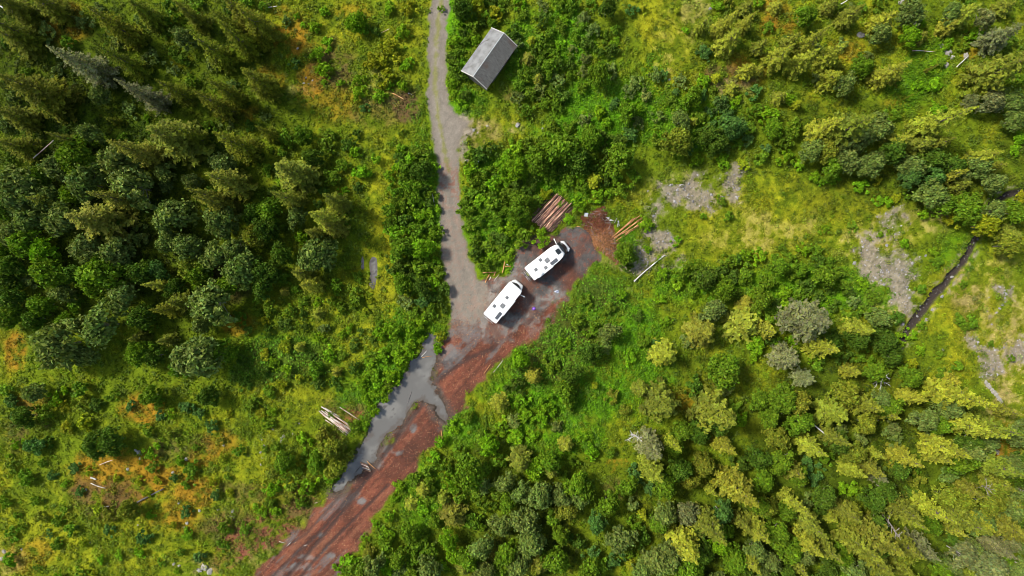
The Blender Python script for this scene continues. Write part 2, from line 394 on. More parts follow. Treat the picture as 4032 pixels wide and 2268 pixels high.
class MB:
    """collects simple solids into one mesh"""
    def __init__(s): s.v = []; s.f = []
    def add(s, vs, fs):
        b = len(s.v); s.v += [tuple(v) for v in vs]; s.f += [tuple(i + b for i in f) for f in fs]; return s
    def box(s, c, d, rz=0, M=None):
        x, y, z = [k / 2 for k in d]
        vs = [Vector((sx * x, sy * y, sz * z)) for sz in (-1, 1) for sx, sy in ((-1, -1), (1, -1), (1, 1), (-1, 1))]
        m = (Matrix.Translation(c) @ Matrix.Rotation(rz, 4, 'Z')) if M is None else M @ Matrix.Translation(c)
        return s.add([m @ v for v in vs], [(3, 2, 1, 0), (4, 5, 6, 7), (0, 1, 5, 4), (1, 2, 6, 5), (2, 3, 7, 6), (3, 0, 4, 7)])
    def tube(s, pts, rad, n=8, jit=0.0, rnd=random):
        pts = [Vector(p) for p in pts]; rad = rad if isinstance(rad, (list, tuple)) else [rad] * len(pts)
        vs = []; fs = []
        for i, p in enumerate(pts):
            d = (pts[min(i + 1, len(pts) - 1)] - pts[max(i - 1, 0)]).normalized()
            a = d.orthogonal().normalized() if abs(d.z) > .9 else d.cross(Vector((0, 0, 1))).normalized()
            b = d.cross(a)
            for k in range(n):
                t = 2 * math.pi * k / n
                r = rad[i] * (1 + rnd.uniform(-jit, jit))
                vs.append(p + (a * math.cos(t) + b * math.sin(t)) * r)
        for i in range(len(pts) - 1):
            for k in range(n):
                fs.append((i * n + k, i * n + (k + 1) % n, (i + 1) * n + (k + 1) % n, (i + 1) * n + k))
        fs.append(tuple(range(n - 1, -1, -1))); fs.append(tuple(range((len(pts) - 1) * n, len(pts) * n)))
        return s.add(vs, fs)
    def prism(s, outline, z0, z1, inset=0.0):
        """outline in xy, straight up from z0 to z1 (top pulled in by inset)"""
        n = len(outline)
        cx = sum(p[0] for p in outline) / n; cy = sum(p[1] for p in outline) / n
        vs = [(x, y, z0) for x, y in outline]
        for x, y in outline:
            d = math.hypot(x - cx, y - cy) or 1
            vs.append((x - (x - cx) / d * inset, y - (y - cy) / d * inset, z1))
        fs = [tuple(range(n - 1, -1, -1)), tuple(range(n, 2 * n))] + [(k, (k + 1) % n, n + (k + 1) % n, n + k) for k in range(n)]
        return s.add(vs, fs)
    def build(s, name, mat, parent=None, bevel=0.0, smooth=False):
        me = bpy.data.meshes.new(name)
        me.from_pydata([tuple(v) for v in s.v], [], s.f)
        me.update(); me.validate()
        if smooth:
            me.polygons.foreach_set("use_smooth", [True] * len(me.polygons))
        o = link(name, me, mat, parent)
        if bevel:
            b = o.modifiers.new("bevel", 'BEVEL'); b.width = bevel; b.segments = 3; b.limit_method = 'ANGLE'; b.angle_limit = R(40)
        return o

# ------------------------------------------------------------------ materials
def new_mat(name):
    m = bpy.data.materials.new(name); m.use_nodes = True
    return m, m.node_tree.nodes, m.node_tree.links, m.node_tree.nodes["Principled BSDF"]

def noisy(name, c1, c2, scale=4.0, rough=0.8, bump=0.0, metal=0.0, stretch=(1, 1, 1), detail=6, lo=.35, hi=.65, coat=0.0):
    m, N, L, b = new_mat(name)
    tc = N.new("ShaderNodeTexCoord"); mp = N.new("ShaderNodeMapping"); mp.inputs["Scale"].default_value = stretch
    no = N.new("ShaderNodeTexNoise"); no.inputs["Scale"].default_value = scale; no.inputs["Detail"].default_value = detail
    no.inputs["Roughness"].default_value = 0.65
    cr = N.new("ShaderNodeValToRGB"); cr.color_ramp.elements[0].position = lo; cr.color_ramp.elements[1].position = hi
    cr.color_ramp.elements[0].color = (*c1, 1); cr.color_ramp.elements[1].color = (*c2, 1)
    L.new(tc.outputs["Object"], mp.inputs[0]); L.new(mp.outputs[0], no.inputs[0]); L.new(no.outputs[0], cr.inputs[0]); L.new(cr.outputs[0], b.inputs["Base Color"])
    b.inputs["Roughness"].default_value = rough; b.inputs["Metallic"].default_value = metal
    b.inputs["Coat Weight"].default_value = coat
    if bump:
        bp = N.new("ShaderNodeBump"); bp.inputs["Strength"].default_value = bump; bp.inputs["Distance"].default_value = 0.03
        L.new(no.outputs[0], bp.inputs["Height"]); L.new(bp.outputs[0], b.inputs["Normal"])
    return m

def ground_mat(name, speck, bump, rough=.95, sscale=9.0, light=(1.7, 1.5, 1.3)):
    m, N, L, b = new_mat(name)
    at = N.new("ShaderNodeVertexColor"); at.layer_name = "Col"
    tc = N.new("ShaderNodeTexCoord")
    n_ = N.new("ShaderNodeTexNoise"); n_.inputs["Scale"].default_value = sscale; n_.inputs["Detail"].default_value = 5; n_.inputs["Roughness"].default_value = .75
    L.new(tc.outputs["Object"], n_.inputs[0])
    r_ = N.new("ShaderNodeMapRange"); r_.inputs[1].default_value = .3; r_.inputs[2].default_value = .7
    r_.inputs[3].default_value = 1 - speck; r_.inputs[4].default_value = 1 + speck
    L.new(n_.outputs[0], r_.inputs[0])
    mul = N.new("ShaderNodeMix"); mul.data_type = 'RGBA'; mul.blend_type = 'MULTIPLY'; mul.inputs[0].default_value = 1
    L.new(at.outputs[0], mul.inputs[6]); L.new(r_.outputs[0], mul.inputs[7])
    vo = N.new("ShaderNodeTexVoronoi"); vo.inputs["Scale"].default_value = 8.5
    L.new(tc.outputs["Object"], vo.inputs["Vector"])
    r2 = N.new("ShaderNodeMapRange"); r2.inputs[1].default_value = .0; r2.inputs[2].default_value = .55; r2.inputs[3].default_value = 1; r2.inputs[4].default_value = 0
    L.new(vo.outputs["Distance"], r2.inputs[0])
    th = N.new("ShaderNodeMath"); th.operation = 'GREATER_THAN'; th.inputs[1].default_value = .72
    sp = N.new("ShaderNodeSeparateColor"); L.new(vo.outputs["Color"], sp.inputs[0]); L.new(sp.outputs[0], th.inputs[0])
    mu = N.new("ShaderNodeMath"); mu.operation = 'MULTIPLY'; L.new(th.outputs[0], mu.inputs[0]); L.new(r2.outputs[0], mu.inputs[1])
    m2 = N.new("ShaderNodeMix"); m2.data_type = 'RGBA'; m2.blend_type = 'MULTIPLY'; m2.inputs[7].default_value = (*light, 1)
    L.new(mu.outputs[0], m2.inputs[0]); L.new(mul.outputs[2], m2.inputs[6])
    L.new(m2.outputs[2], b.inputs["Base Color"])
    b.inputs["Roughness"].default_value = rough; b.inputs["Specular IOR Level"].default_value = .08
    bp = N.new("ShaderNodeBump"); bp.inputs["Strength"].default_value = bump; bp.inputs["Distance"].default_value = .12
    L.new(n_.outputs[0], bp.inputs["Height"]); L.new(bp.outputs[0], b.inputs["Normal"])
    return m

def foliage_mat(name, trans=.25, ns=0.8):
    m, N, L, b = new_mat(name)
    N.remove(b)
    out = N["Material Output"]
    oi = N.new("ShaderNodeObjectInfo"); at = N.new("ShaderNodeVertexColor"); at.layer_name = "Col"
    m1 = N.new("ShaderNodeMix"); m1.data_type = 'RGBA'; m1.blend_type = 'MULTIPLY'; m1.inputs[0].default_value = 1
    L.new(oi.outputs["Color"], m1.inputs[6]); L.new(at.outputs[0], m1.inputs[7])
    d = N.new("ShaderNodeBsdfPrincipled"); d.inputs["Roughness"].default_value = .6; d.inputs["Specular IOR Level"].default_value = .12
    t = N.new("ShaderNodeBsdfTranslucent")
    mx = N.new("ShaderNodeMixShader"); mx.inputs[0].default_value = trans
    m2 = N.new("ShaderNodeMix"); m2.data_type = 'RGBA'; m2.blend_type = 'MULTIPLY'; m2.inputs[0].default_value = 1; m2.inputs[7].default_value = (1.25, 1.35, .7, 1)
    L.new(m1.outputs[2], m2.inputs[6])
    L.new(m1.outputs[2], d.inputs["Base Color"]); L.new(m2.outputs[2], t.inputs[0])
    L.new(d.outputs[0], mx.inputs[1]); L.new(t.outputs[0], mx.inputs[2]); L.new(mx.outputs[0], out.inputs[0])
    return m

M_SOIL = ground_mat("soil", .35, .5)
M_TRACK = ground_mat("bark_litter", .45, .7, .85, 11.0, (1.7, 1.55, 1.35))
M_ROADM = ground_mat("gravel", .30, .5, .9, 12.0, (1.5, 1.5, 1.5))
M_LEAF = foliage_mat("leaves", .25)
M_NEEDLE = foliage_mat("needles", .12)
M_BARKW = noisy("pale_bark", (.16, .14, .12), (.42, .40, .37), 6, .85, .3)
M_BARKS = noisy("grey_brown_bark", (.05, .04, .032), (.15, .125, .10), 5, .9, .4)
M_TWIG = noisy("dead_twigs", (.14, .12, .10), (.34, .30, .27), 3, .9)

# ------------------------------------------------------------------ the ground, split by surface
ny, nx = X.shape
idx = np.arange(ny * nx).reshape(ny, nx)
quads = np.stack([idx[:-1, :-1], idx[:-1, 1:], idx[1:, 1:], idx[1:, :-1]], -1).reshape(-1, 4)
def fc(a): return (0.25 * (a[:-1, :-1] + a[:-1, 1:] + a[1:, 1:] + a[1:, :-1])).ravel()
fr, fb, fcl = fc(sd_road), fc(sd_bark), fc(sd_clear)
fyv = fc(yv)
lab = np.zeros(len(quads), int)
lab[fcl > 0] = 2
lab[fb > 0] = 3
lab[(fr > 0) & (fyv < 800)] = 1
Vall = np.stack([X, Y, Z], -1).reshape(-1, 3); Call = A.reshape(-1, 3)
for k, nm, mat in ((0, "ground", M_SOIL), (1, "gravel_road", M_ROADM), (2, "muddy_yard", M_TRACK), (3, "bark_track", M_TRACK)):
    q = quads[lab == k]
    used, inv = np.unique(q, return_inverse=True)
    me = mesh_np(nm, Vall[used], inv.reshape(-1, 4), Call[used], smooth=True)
    tag(link(nm, me, mat), kind="structure")

def water(name, poly, z, mat, grow=1.2):
    xs = [p[0] for p in poly]; ys = [p[1] for p in poly]
    gx = np.arange(min(xs) - 2, max(xs) + 2, .2); gy = np.arange(min(ys) - 2, max(ys) + 2, .2)
    WX, WY = np.meshgrid(gx, gy)
    sd = poly_sd(poly, WX, WY)
    id2 = np.arange(WX.size).reshape(WX.shape)
    q = np.stack([id2[:-1, :-1], id2[:-1, 1:], id2[1:, 1:], id2[1:, :-1]], -1).reshape(-1, 4)
    s = (0.25 * (sd[:-1, :-1] + sd[:-1, 1:] + sd[1:, 1:] + sd[1:, :-1])).ravel()
    q = q[s > -grow]
    used, inv = np.unique(q, return_inverse=True)
    V = np.stack([WX, WY, np.full(WX.shape, z)], -1).reshape(-1, 3)[used]
    sp_ = samp(sd_pond, WX, WY) if z < -.15 else samp(sd_pond2, WX, WY)
    na, nb = fbm(WX, WY, 3, 61, 4, .6), fbm(WX, WY, .8, 62, 4, .7)
    shallow = sstep(.55, .0, sp_ + (nb - .5) * 1.6)
    cc = mixc(np.ones(WX.shape + (3,)) * C(.098, .094, .085), C(.138, .133, .120), sstep(.4, .65, na))
    cc = mixc(cc, C(.075, .062, .050), shallow * .8)
    cc = mixc(cc, C(.045, .038, .034), sstep(.62, .70, nb) * sstep(.46, .6, na) * .8)
    o = link(name, mesh_np(name, V, inv.reshape(-1, 4), cc.reshape(-1, 3)[used]), mat)
    return tag(o, kind="structure")

def water_mat():
    m, N, L, b = new_mat("muddy_water")
    at = N.new("ShaderNodeVertexColor"); at.layer_name = "Col"; L.new(at.outputs[0], b.inputs["Base Color"])
    b.inputs["Roughness"].default_value = .06
    tc = N.new("ShaderNodeTexCoord"); no = N.new("ShaderNodeTexNoise"); no.inputs["Scale"].default_value = 2.5; no.inputs["Detail"].default_value = 3
    bp = N.new("ShaderNodeBump"); bp.inputs["Strength"].default_value = .08; bp.inputs["Distance"].default_value = .03
    L.new(tc.outputs["Object"], no.inputs[0]); L.new(no.outputs[0], bp.inputs["Height"]); L.new(bp.outputs[0], b.inputs["Normal"])
    return m
M_WATER = water_mat()
M_WATERD = M_WATER
water("puddle_water", POND, -0.20, M_WATER)
water("ditch_water", POND2, -0.13, M_WATERD, .4)
water("ditch_water", POND3, -0.13, M_WATERD, .3)

# ------------------------------------------------------------------ leaf clouds
def leaf_quads(cen, nor, size, asp=0.62, rnd=rng, tri=False):
    """one small leaf face at each centre, facing about nor"""
    n = len(cen)
    nor = nor / (np.linalg.norm(nor, axis=1, keepdims=True) + 1e-9)
    r = rnd.normal(size=(n, 3))
    a = np.cross(nor, r); a /= (np.linalg.norm(a, axis=1, keepdims=True) + 1e-9)
    b = np.cross(nor, a)
    s = size[:, None]
    V = np.stack([cen - a * s, cen - b * s * asp, cen + a * s, cen + b * s * asp], 1)
    V[:, 0] += nor * s * -.18; V[:, 2] += nor * s * -.18
    return V.reshape(-1, 3), np.arange(n * 4).reshape(-1, 4)

def blob_crown(seed, n_leaf, lobes, leaf, flat=.8, top=1.0, open_=.0):
    """a broadleaf crown of unit radius: clumps of leaves at the ends of limbs, uneven in reach and height"""
    g = np.random.default_rng(seed)
    L = []
    ph = g.uniform(0, 6.28, 3)
    for i in range(lobes):
        a = g.uniform(0, 2 * math.pi)
        reach = .86 + .16 * math.sin(2 * a + ph[0]) + .12 * math.sin(3 * a + ph[1]) + .08 * math.sin(5 * a + ph[2])
        q = math.sqrt(g.uniform(0, 1))
        r = q * reach * .84
        z = flat * (.30 + .95 * math.sqrt(max(0, 1 - q ** 2 * .92)) * g.uniform(.70, 1.05)) * top
        L.append((r * math.cos(a), r * math.sin(a), z, g.uniform(.10, .23) * (1.15 - .35 * q)))
    L = np.array(L)
    w = L[:, 3] ** 2; w /= w.sum()
    k = g.choice(lobes, n_leaf, p=w)
    d = g.normal(size=(n_leaf, 3)); d[:, 2] = np.abs(d[:, 2]) * 1.0 - .3; d /= np.linalg.norm(d, axis=1, keepdims=True)
    rr = L[k, 3] * g.uniform(.35, 1.15, n_leaf)
    cen = L[k, :3] + d * rr[:, None] * np.array([1, 1, .7])
    m = g.random(n_leaf) < .12
    cen[m] += d[m] * g.uniform(.03, .16, m.sum())[:, None]
    nor = d * .8 + g.normal(size=(n_leaf, 3)) * .55 + np.array([0, 0, .5])
    V, Q = leaf_quads(cen, nor, leaf * g.uniform(.55, 1.35, n_leaf), .62, g)
    tone = g.uniform(.65, 1.40, n_leaf) * (.80 + .4 * g.random(lobes))[k]
    col = np.stack([tone * g.uniform(.85, 1.2, n_leaf), tone, tone * g.uniform(.8, 1.3, n_leaf)], -1)
    return V, Q, np.repeat(col, 4, 0), L

def limb_mesh(name, L, h_c, mat, seed, tall=1.0, r0=.035, n=6):
    rd = random.Random(seed); mb = MB()
    top = (0, 0, float(L[:, 2].max()) * .8)
    mb.tube([(0, 0, -.1), (rd.uniform(-.02, .02), 0, top[2] * .5), top], [r0, r0 * .7, r0 * .25], 7)
    for i in rd.sample(range(len(L)), min(n, len(L))):
        lx, ly, lz = [float(v) for v in L[i, :3]]
        z0 = lz * rd.uniform(.35, .6)
        mb.tube([(0, 0, z0), (lx * .5, ly * .5, (z0 + lz) * .5 + .03), (lx, ly, lz), (lx * 1.12, ly * 1.12, lz + .12)], [r0 * .5, r0 * .33, r0 * .2, r0 * .08], 5)
    me = bpy.data.meshes.new(name); me.from_pydata([tuple(v) for v in mb.v], [], mb.f); me.update(); me.materials.append(mat)
    return me

def spruce(seed, whorls=26, per=7, leafy=1.0, leaf=.030, hang=.35, ragged=.25, nspr=11, bare=.06):
    """a conifer crown: unit height, unit radius at the foot"""
    g = np.random.default_rng(seed)
    Cn, Nn, Sn, Tn = [], [], [], []
    for w in range(whorls):
        t = bare + (1 - bare) * (w / (whorls - 1)) ** 1.08
        z = t
        lr = (1 - t) ** .78 * (1.0 - .30 * math.exp(-((t - bare) / .12)))
        k = max(3, int(round(per * (.5 + .7 * (1 - t)))))
        a0 = g.uniform(0, 6.28)
        for b in range(k):
            if g.random() > leafy: continue
            a = a0 + 6.283 * b / k + g.normal() * .22
            ln = max(.05, lr * g.uniform(1 - ragged * 1.6, 1 + ragged))
            dr = np.array([math.cos(a), math.sin(a)]); pr = np.array([-dr[1], dr[0]])
            m = max(3, int(nspr * (ln + .12)))
            tt = g.uniform(.12, 1, m) ** .75
            side = g.uniform(-1, 1, m) * (.20 * (1.10 - tt) + .045) * (ln + .15)
            zz = z + .02 - hang * .16 * ln * tt + .06 * hang * ln * tt ** 3 - np.abs(side) * .10 + g.normal(size=m) * .006
            c = np.stack([dr[0] * ln * tt + pr[0] * side, dr[1] * ln * tt + pr[1] * side, zz], -1)
            nrm = np.stack([dr[0] * .35 + g.normal(size=m) * .5, dr[1] * .35 + g.normal(size=m) * .5, np.ones(m) * .9], -1)
            Cn.append(c); Nn.append(nrm); Sn.append(np.full(m, leaf) * g.uniform(.65, 1.35, m) * (.55 + .45 * (1 - t)) )
            Tn.append(np.full(m, g.uniform(.62, 1.36)) * g.uniform(.8, 1.2, m))
    return np.concatenate(Cn), np.concatenate(Nn), np.concatenate(Sn), np.concatenate(Tn)

def spruce_meshes(seed, h=12., r=2.4, dead=0.0, **kw):
    """crown mesh in metres for a spruce h tall and r wide"""
    c, n, s, t = spruce(seed, **kw)
    g = np.random.default_rng(seed + 5)
    c = c * np.array([r, r, h]); 
    s = s * 9.0
    n[:, 2] *= 1.0
    cd = n
    V, Q = leaf_quads(c, cd, s, .5, g)
    col = np.stack([t * g.uniform(.9, 1.15, len(t)), t, t * g.uniform(.7, 1.3, len(t))], -1)
    if dead:
        grey = g.random(len(t)) < dead
        col[grey] = np.array([1.15, 1.0, 1.5]) * t[grey, None] * .9
    crown = mesh_np("spruce_crown", V, Q, np.repeat(col, 4, 0)); crown.materials.append(M_NEEDLE)
    mb = MB(); rd = random.Random(seed)
    mb.tube([(0, 0, -.3), (0, 0, h * .5), (0, 0, h * .97)], [.17, .11, .02], 8)
    for i in range(26):
        z = h * (.08 + .8 * rd.random()); a = rd.uniform(0, 6.28); ln = r * (1 - z / h) * rd.uniform(.5, .95)
        mb.tube([(0, 0, z), (math.cos(a) * ln, math.sin(a) * ln, z - .12 * ln)], [.035, .01], 4)
    tr = bpy.data.meshes.new("spruce_trunk"); tr.from_pydata([tuple(v) for v in mb.v], [], mb.f); tr.update(); tr.materials.append(M_BARKS)
    return crown, tr

def broad_meshes(seed, n_leaf, lobes, leaf, bark, flat=.8, nl=7):
    V, Q, c, L = blob_crown(seed, n_leaf, lobes, leaf, flat)
    me = mesh_np("leafy_crown", V, Q, c); me.materials.append(M_LEAF)
    tr = limb_mesh("limbs", L, flat, bark, seed, n=nl)
    return me, tr

SPR = [spruce_meshes(100 + i, whorls=24, per=7, nspr=36, leaf=.025, ragged=.22 + .05 * (i % 3), hang=.3 + .15 * (i % 3)) for i in range(6)]
SPRS = [spruce_meshes(150 + i, h=5, r=1.5, whorls=18, per=8, nspr=16, leaf=.024, ragged=.3) for i in range(4)]
SPRG = [spruce_meshes(130 + i, whorls=28, per=9, nspr=28, leaf=.023, leafy=.9, ragged=.3, dead=.2) for i in range(3)]
BIR = [broad_meshes(200 + i, 3600, 46 + 6 * i, .072, M_BARKW, .85, 9) for i in range(8)]
SHR = [broad_meshes(300 + i, 750, 13 + 2 * i, .125, M_BARKS, .72) for i in range(9)]
HUES = {
    'ds': (.112, .138, .006), 'ys': (.205, .232, .018), 'os': (.140, .162, .014), 'gs': (.150, .172, .055),  # first hue is dark to hold the shade on the left-hand spruces
    'gg': (.130, .185, .034), 'g': (.102, .185, .008), 'dg': (.064, .122, .009), 'bg': (.135, .265, .006), 'yg': (.210, .250, .008), 'tl': (.068, .148, .024), 'ol': (.160, .195, .015)}
HWORD = {'ds': 'dark green', 'ys': 'yellow-green', 'os': 'olive', 'gs': 'grey lichened', 'gg': 'grey-green', 'g': 'mid green', 'dg': 'deep green', 'bg': 'bright green', 'yg': 'yellow-green', 'tl': 'blue-green', 'ol': 'olive'}

PLANTS = []      # (root, kind, hue, size m, u, v)
taken = []
def jit(c, a=.12):
    f = random.uniform(1 - a, 1 + a)
    return tuple(max(.002, k * f * random.uniform(1 - a * .6, 1 + a * .6)) for k in c) + (1,)

def put_spruce(u_t, v_t, u_b, v_b, w, hue):
    """tip and foot as they stand on the plan -> height and place of the tree"""
    xt, yt = P(u_t, v_t); xb, yb = P(u_b, v_b)
    rt, rb = math.hypot(xt, yt), math.hypot(xb, yb)
    h = min(17., max(2.2, H * (1 - rb / max(rt, .1)) if rt > 12 else 0))
    if rt < 34: h = max(h, w * 3.2, 3.2)
    h = max(h, w * 1.7)
    h = min(h, 13.5)
    if random.random() < .5: h *= random.uniform(.82, 1)
    x, y = xt * (1 - h / H), yt * (1 - h / H)
    small = h < 6.5
    src = SPRG if hue == 'gs' else (SPRS if small else SPR)
    crown, tr = random.choice(src)
    bh, br = (5, 1.5) if src is SPRS else (12, 2.4)
    r = w * (1 - h * .4 / H) * (1.05 if hue == 'gs' else 1.2 if h > 6 else 1.15)
    root = empty("spruce_tree", (x, y, hgt(x, y) - .05), random.uniform(0, 6.28))
    c = link("crown", crown, parent=root); t = link("trunk", tr, parent=root)
    s = (r / br, r / br, h / bh)
    c.scale = s; t.scale = (min(1, s[0] * 1.1), min(1, s[0] * 1.1), s[2])
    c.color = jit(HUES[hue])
    tag(root, cat="spruce")
    PLANTS.append((root, 'spruce', hue, h, *to_uv(x * H / (H - h * .5), y * H / (H - h * .5))))
    taken.append((x, y, r * .8))

def to_uv(x, y): return (1288 + x / K, 724.5 - y / K)

def put_broad(u, v, r, hue, tree=None):
    h = r * 2.1 + .8 if r > 1.55 else r * 1.5
    if r > 1.55 or tree:
        h = max(h, 3.8)
    hc = h * .7
    x, y = P(u, v, hc)
    r *= (1 - hc / H)
    r0 = r
    r *= 1.14 if (r > 1.55 or tree) else 1.22
    if r0 > 1.55 or tree:
        crown, tr = random.choice(BIR); nm, cat = "leafy_tree", "tree"
        cs = h - .85 * r * 1.25
        root = empty(nm, (x, y, hgt(x, y)), random.uniform(0, 6.28))
        c = link("crown", crown, parent=root); t = link("trunk", tr, parent=root)
        c.scale = (r, r * random.uniform(.84, 1.08), h * .82)
        t.scale = (r, r, h * .8)
        c.color = jit(HUES[hue], .08)
        tag(root, cat=cat)
        PLANTS.append((root, 'tree', hue, r, u, v))
    else:
        k = random.randrange(len(SHR))
        crown, tr = SHR[k]
        root = link("shrub", crown)
        root.location = (x, y, hgt(x, y) - r * .12); root.rotation_euler = (0, 0, random.uniform(0, 6.28))
        root.scale = (r, r * random.uniform(.8, 1.1), r * random.uniform(.95, 1.45))
        root.color = jit(HUES[hue])
        tag(root, cat="shrub")
        PLANTS.append((root, 'shrub', hue, r, u, v))
    taken.append((x, y, r0 * .85))

TP = K / 3.0       # metres per tile unit
def SL(i, j, s):
    for ln in s.strip().split(';'):
        if not ln.strip(): continue
        a = ln.split()
        tx, ty, bx, by, w = [float(k) for k in a[:5]]
        ut, vt = T(i, j, tx, ty); ub, vb = T(i, j, bx, by)
        put_spruce(ut, vt, ub, vb, w * TP, a[5])

def DL(i, j, s):
    for ln in s.strip().split(';'):
        if not ln.strip(): continue
        a = ln.split()
        u, v = T(i, j, float(a[0]), float(a[1]))
        put_broad(u, v, float(a[2]) * TP, a[3], len(a) > 4)

# spruces: tip x y, foot x y, crown radius, hue
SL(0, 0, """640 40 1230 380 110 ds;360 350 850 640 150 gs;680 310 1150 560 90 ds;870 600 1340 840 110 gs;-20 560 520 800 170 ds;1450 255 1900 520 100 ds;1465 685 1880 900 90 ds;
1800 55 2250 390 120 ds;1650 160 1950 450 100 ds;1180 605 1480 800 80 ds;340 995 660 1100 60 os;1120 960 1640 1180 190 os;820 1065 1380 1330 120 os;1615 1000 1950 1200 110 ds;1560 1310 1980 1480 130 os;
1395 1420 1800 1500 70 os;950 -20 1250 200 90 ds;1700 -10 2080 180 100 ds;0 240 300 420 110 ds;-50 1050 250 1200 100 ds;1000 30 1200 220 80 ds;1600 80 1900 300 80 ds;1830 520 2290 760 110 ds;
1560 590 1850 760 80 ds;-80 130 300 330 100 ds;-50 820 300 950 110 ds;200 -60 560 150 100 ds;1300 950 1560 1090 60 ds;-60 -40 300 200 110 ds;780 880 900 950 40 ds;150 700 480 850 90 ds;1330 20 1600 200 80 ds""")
SL(0, 1, """505 180 1180 300 190 os;660 0 1400 90 90 os;1070 700 1300 760 60 ys;1130 890 1400 960 70 ds;970 1110 1150 1170 60 os;1450 30 1750 150 90 os;200 40 480 110 90 ds;1180 1130 1330 1160 60 os;1260 830 1480 880 100 ds""")
SL(1, 0, """160 1240 480 1400 150 os;0 950 220 1040 50 ds""")
SL(1, 1, """410 160 640 260 110 ys;120 0 400 110 80 os;510 20 700 120 90 os;370 290 520 340 70 os;510 240 680 310 80 os;330 700 470 760 70 ys;190 750 230 765 40 ys;440 920 470 935 50 ys;290 1180 310 1190 45 ys;270 600 420 650 70 os;580 1370 600 1370 40 ys""")
SL(1, 2, """1830 170 1810 150 80 ys;1250 830 1240 780 70 ys;1160 930 1150 880 60 ys;1480 1040 1470 950 120 os;1400 900 1380 870 60 ys;1560 1440 1560 1350 70 os""")
SL(2, 0, """1690 90 1520 280 80 ys;1840 90 1690 230 60 ys;1720 215 1570 400 90 ys;1930 290 1830 390 60 os;1830 480 1740 560 70 ys;1900 500 1830 560 50 ys;640 1340 620 1330 68 yg;1810 10 1700 100 70 os;1480 130 1400 250 50 ys;1000 40 990 50 25 yg;
120 420 110 450 60 os;200 560 200 590 45 ys;1390 900 1380 910 45 ys;1560 570 1540 580 40 yg;1680 650 1640 680 60 ys;150 290 150 300 40 yg;1260 60 1240 80 22 yg""")
SL(3, 0, """490 180 230 380 80 ys;390 365 180 540 90 ys;600 320 420 520 80 ys;560 540 430 720 90 ys;200 330 30 500 90 ys;1080 460 800 620 90 ys;1600 35 1350 230 90 ys;1930 180 1620 400 110 gs;2050 400 1320 680 150 os;1565 815 1000 980 110 ys;
585 885 330 1000 90 ys;820 870 500 1150 150 os;1090 1030 900 1130 80 ys;1400 1045 1200 1130 70 os;1750 1150 1500 1280 80 ys;1790 1240 1650 1310 50 ys;1490 1290 1300 1360 70 ys;1520 1380 1350 1440 70 os;730 30 500 130 80 os;970 90 760 190 90 ys;
1430 160 1250 240 70 ys;260 760 190 790 45 yg;540 -20 400 80 70 os;1250 1060 1050 1140 90 os;1120 700 1000 760 10 ys;250 240 120 330 70 os;1850 20 1700 120 80 os;130 700 60 750 60 ys;1300 480 1160 560 20 os;90 20 20 60 60 ys;1190 250 1100 300 60 os""")
SL(3, 1, """1900 330 1750 360 110 os;480 990 180 960 190 gs;810 1050 560 1020 90 ys;540 1200 330 1180 95 ys;240 1280 60 1270 120 gs;700 1370 580 1310 70 ys;360 1430 200 1400 90 gs;60 1060 -60 1040 80 ys;1800 200 1650 240 60 ys;1450 1440 1300 1410 80 ys""")
SL(2, 1, """1500 1070 1440 1040 130 os;1200 1240 1170 1215 110 ys;1800 1010 1730 985 150 ys;170 1410 165 1400 70 ys;1790 840 1770 830 70 ys""")
SL(2, 2, """1200 200 1100 150 150 os;1120 560 960 430 130 gs;1130 740 1010 600 100 ys;1680 300 1420 200 170 os;1280 510 1180 400 60 ys;1690 530 1540 420 75 ys;415 490 400 450 65 ys;60 640 60 540 110 os;1850 920 1600 680 140 ys;1400 1360 1240 1150 120 ys;
1790 1100 1680 960 70 os;910 1400 900 1340 45 yg;1010 1030 970 950 38 yg;1880 1440 1740 1270 70 ys;380 30 370 20 40 yg;1090 460 1050 400 60 os;640 30 630 20 30 yg;1000 60 960 30 70 os;300 700 290 600 80 os;1550 850 1480 750 50 ys;200 1420 200 1320 100 os""")
SL(3, 2, """590 260 430 100 120 ys;1200 130 1000 60 70 ys;1710 160 1200 50 120 ys;1940 390 1400 260 90 os;990 260 800 200 60 ys;440 540 230 440 85 ys;620 460 400 380 75 os;740 700 560 570 75 ys;910 740 760 620 75 gs;1165 620 930 480 95 ys;1525 555 1150 400 105 ys;
1405 600 1200 480 70 ys;330 1000 100 820 70 ys;410 1300 200 1080 100 ys;520 1040 440 980 50 ys;1215 1105 1000 930 70 ys;1445 1060 1050 800 90 ys;1720 1120 1450 960 105 ys;1520 1160 1350 1060 60 ys;1860 800 1640 700 90 os;1015 1290 600 920 150 os;860 1340 500 1100 110 os;
1310 1340 1080 1120 110 gs;950 1450 700 1300 120 os;300 1450 150 1350 80 os;1930 930 1700 850 80 os;1650 860 1400 780 80 os;1940 240 1700 180 60 os;880 560 760 500 50 ys;260 700 130 600 90 os;700 1040 540 900 90 os;1900 1330 1600 1150 90 gs;1100 1450 950 1350 90 os""")
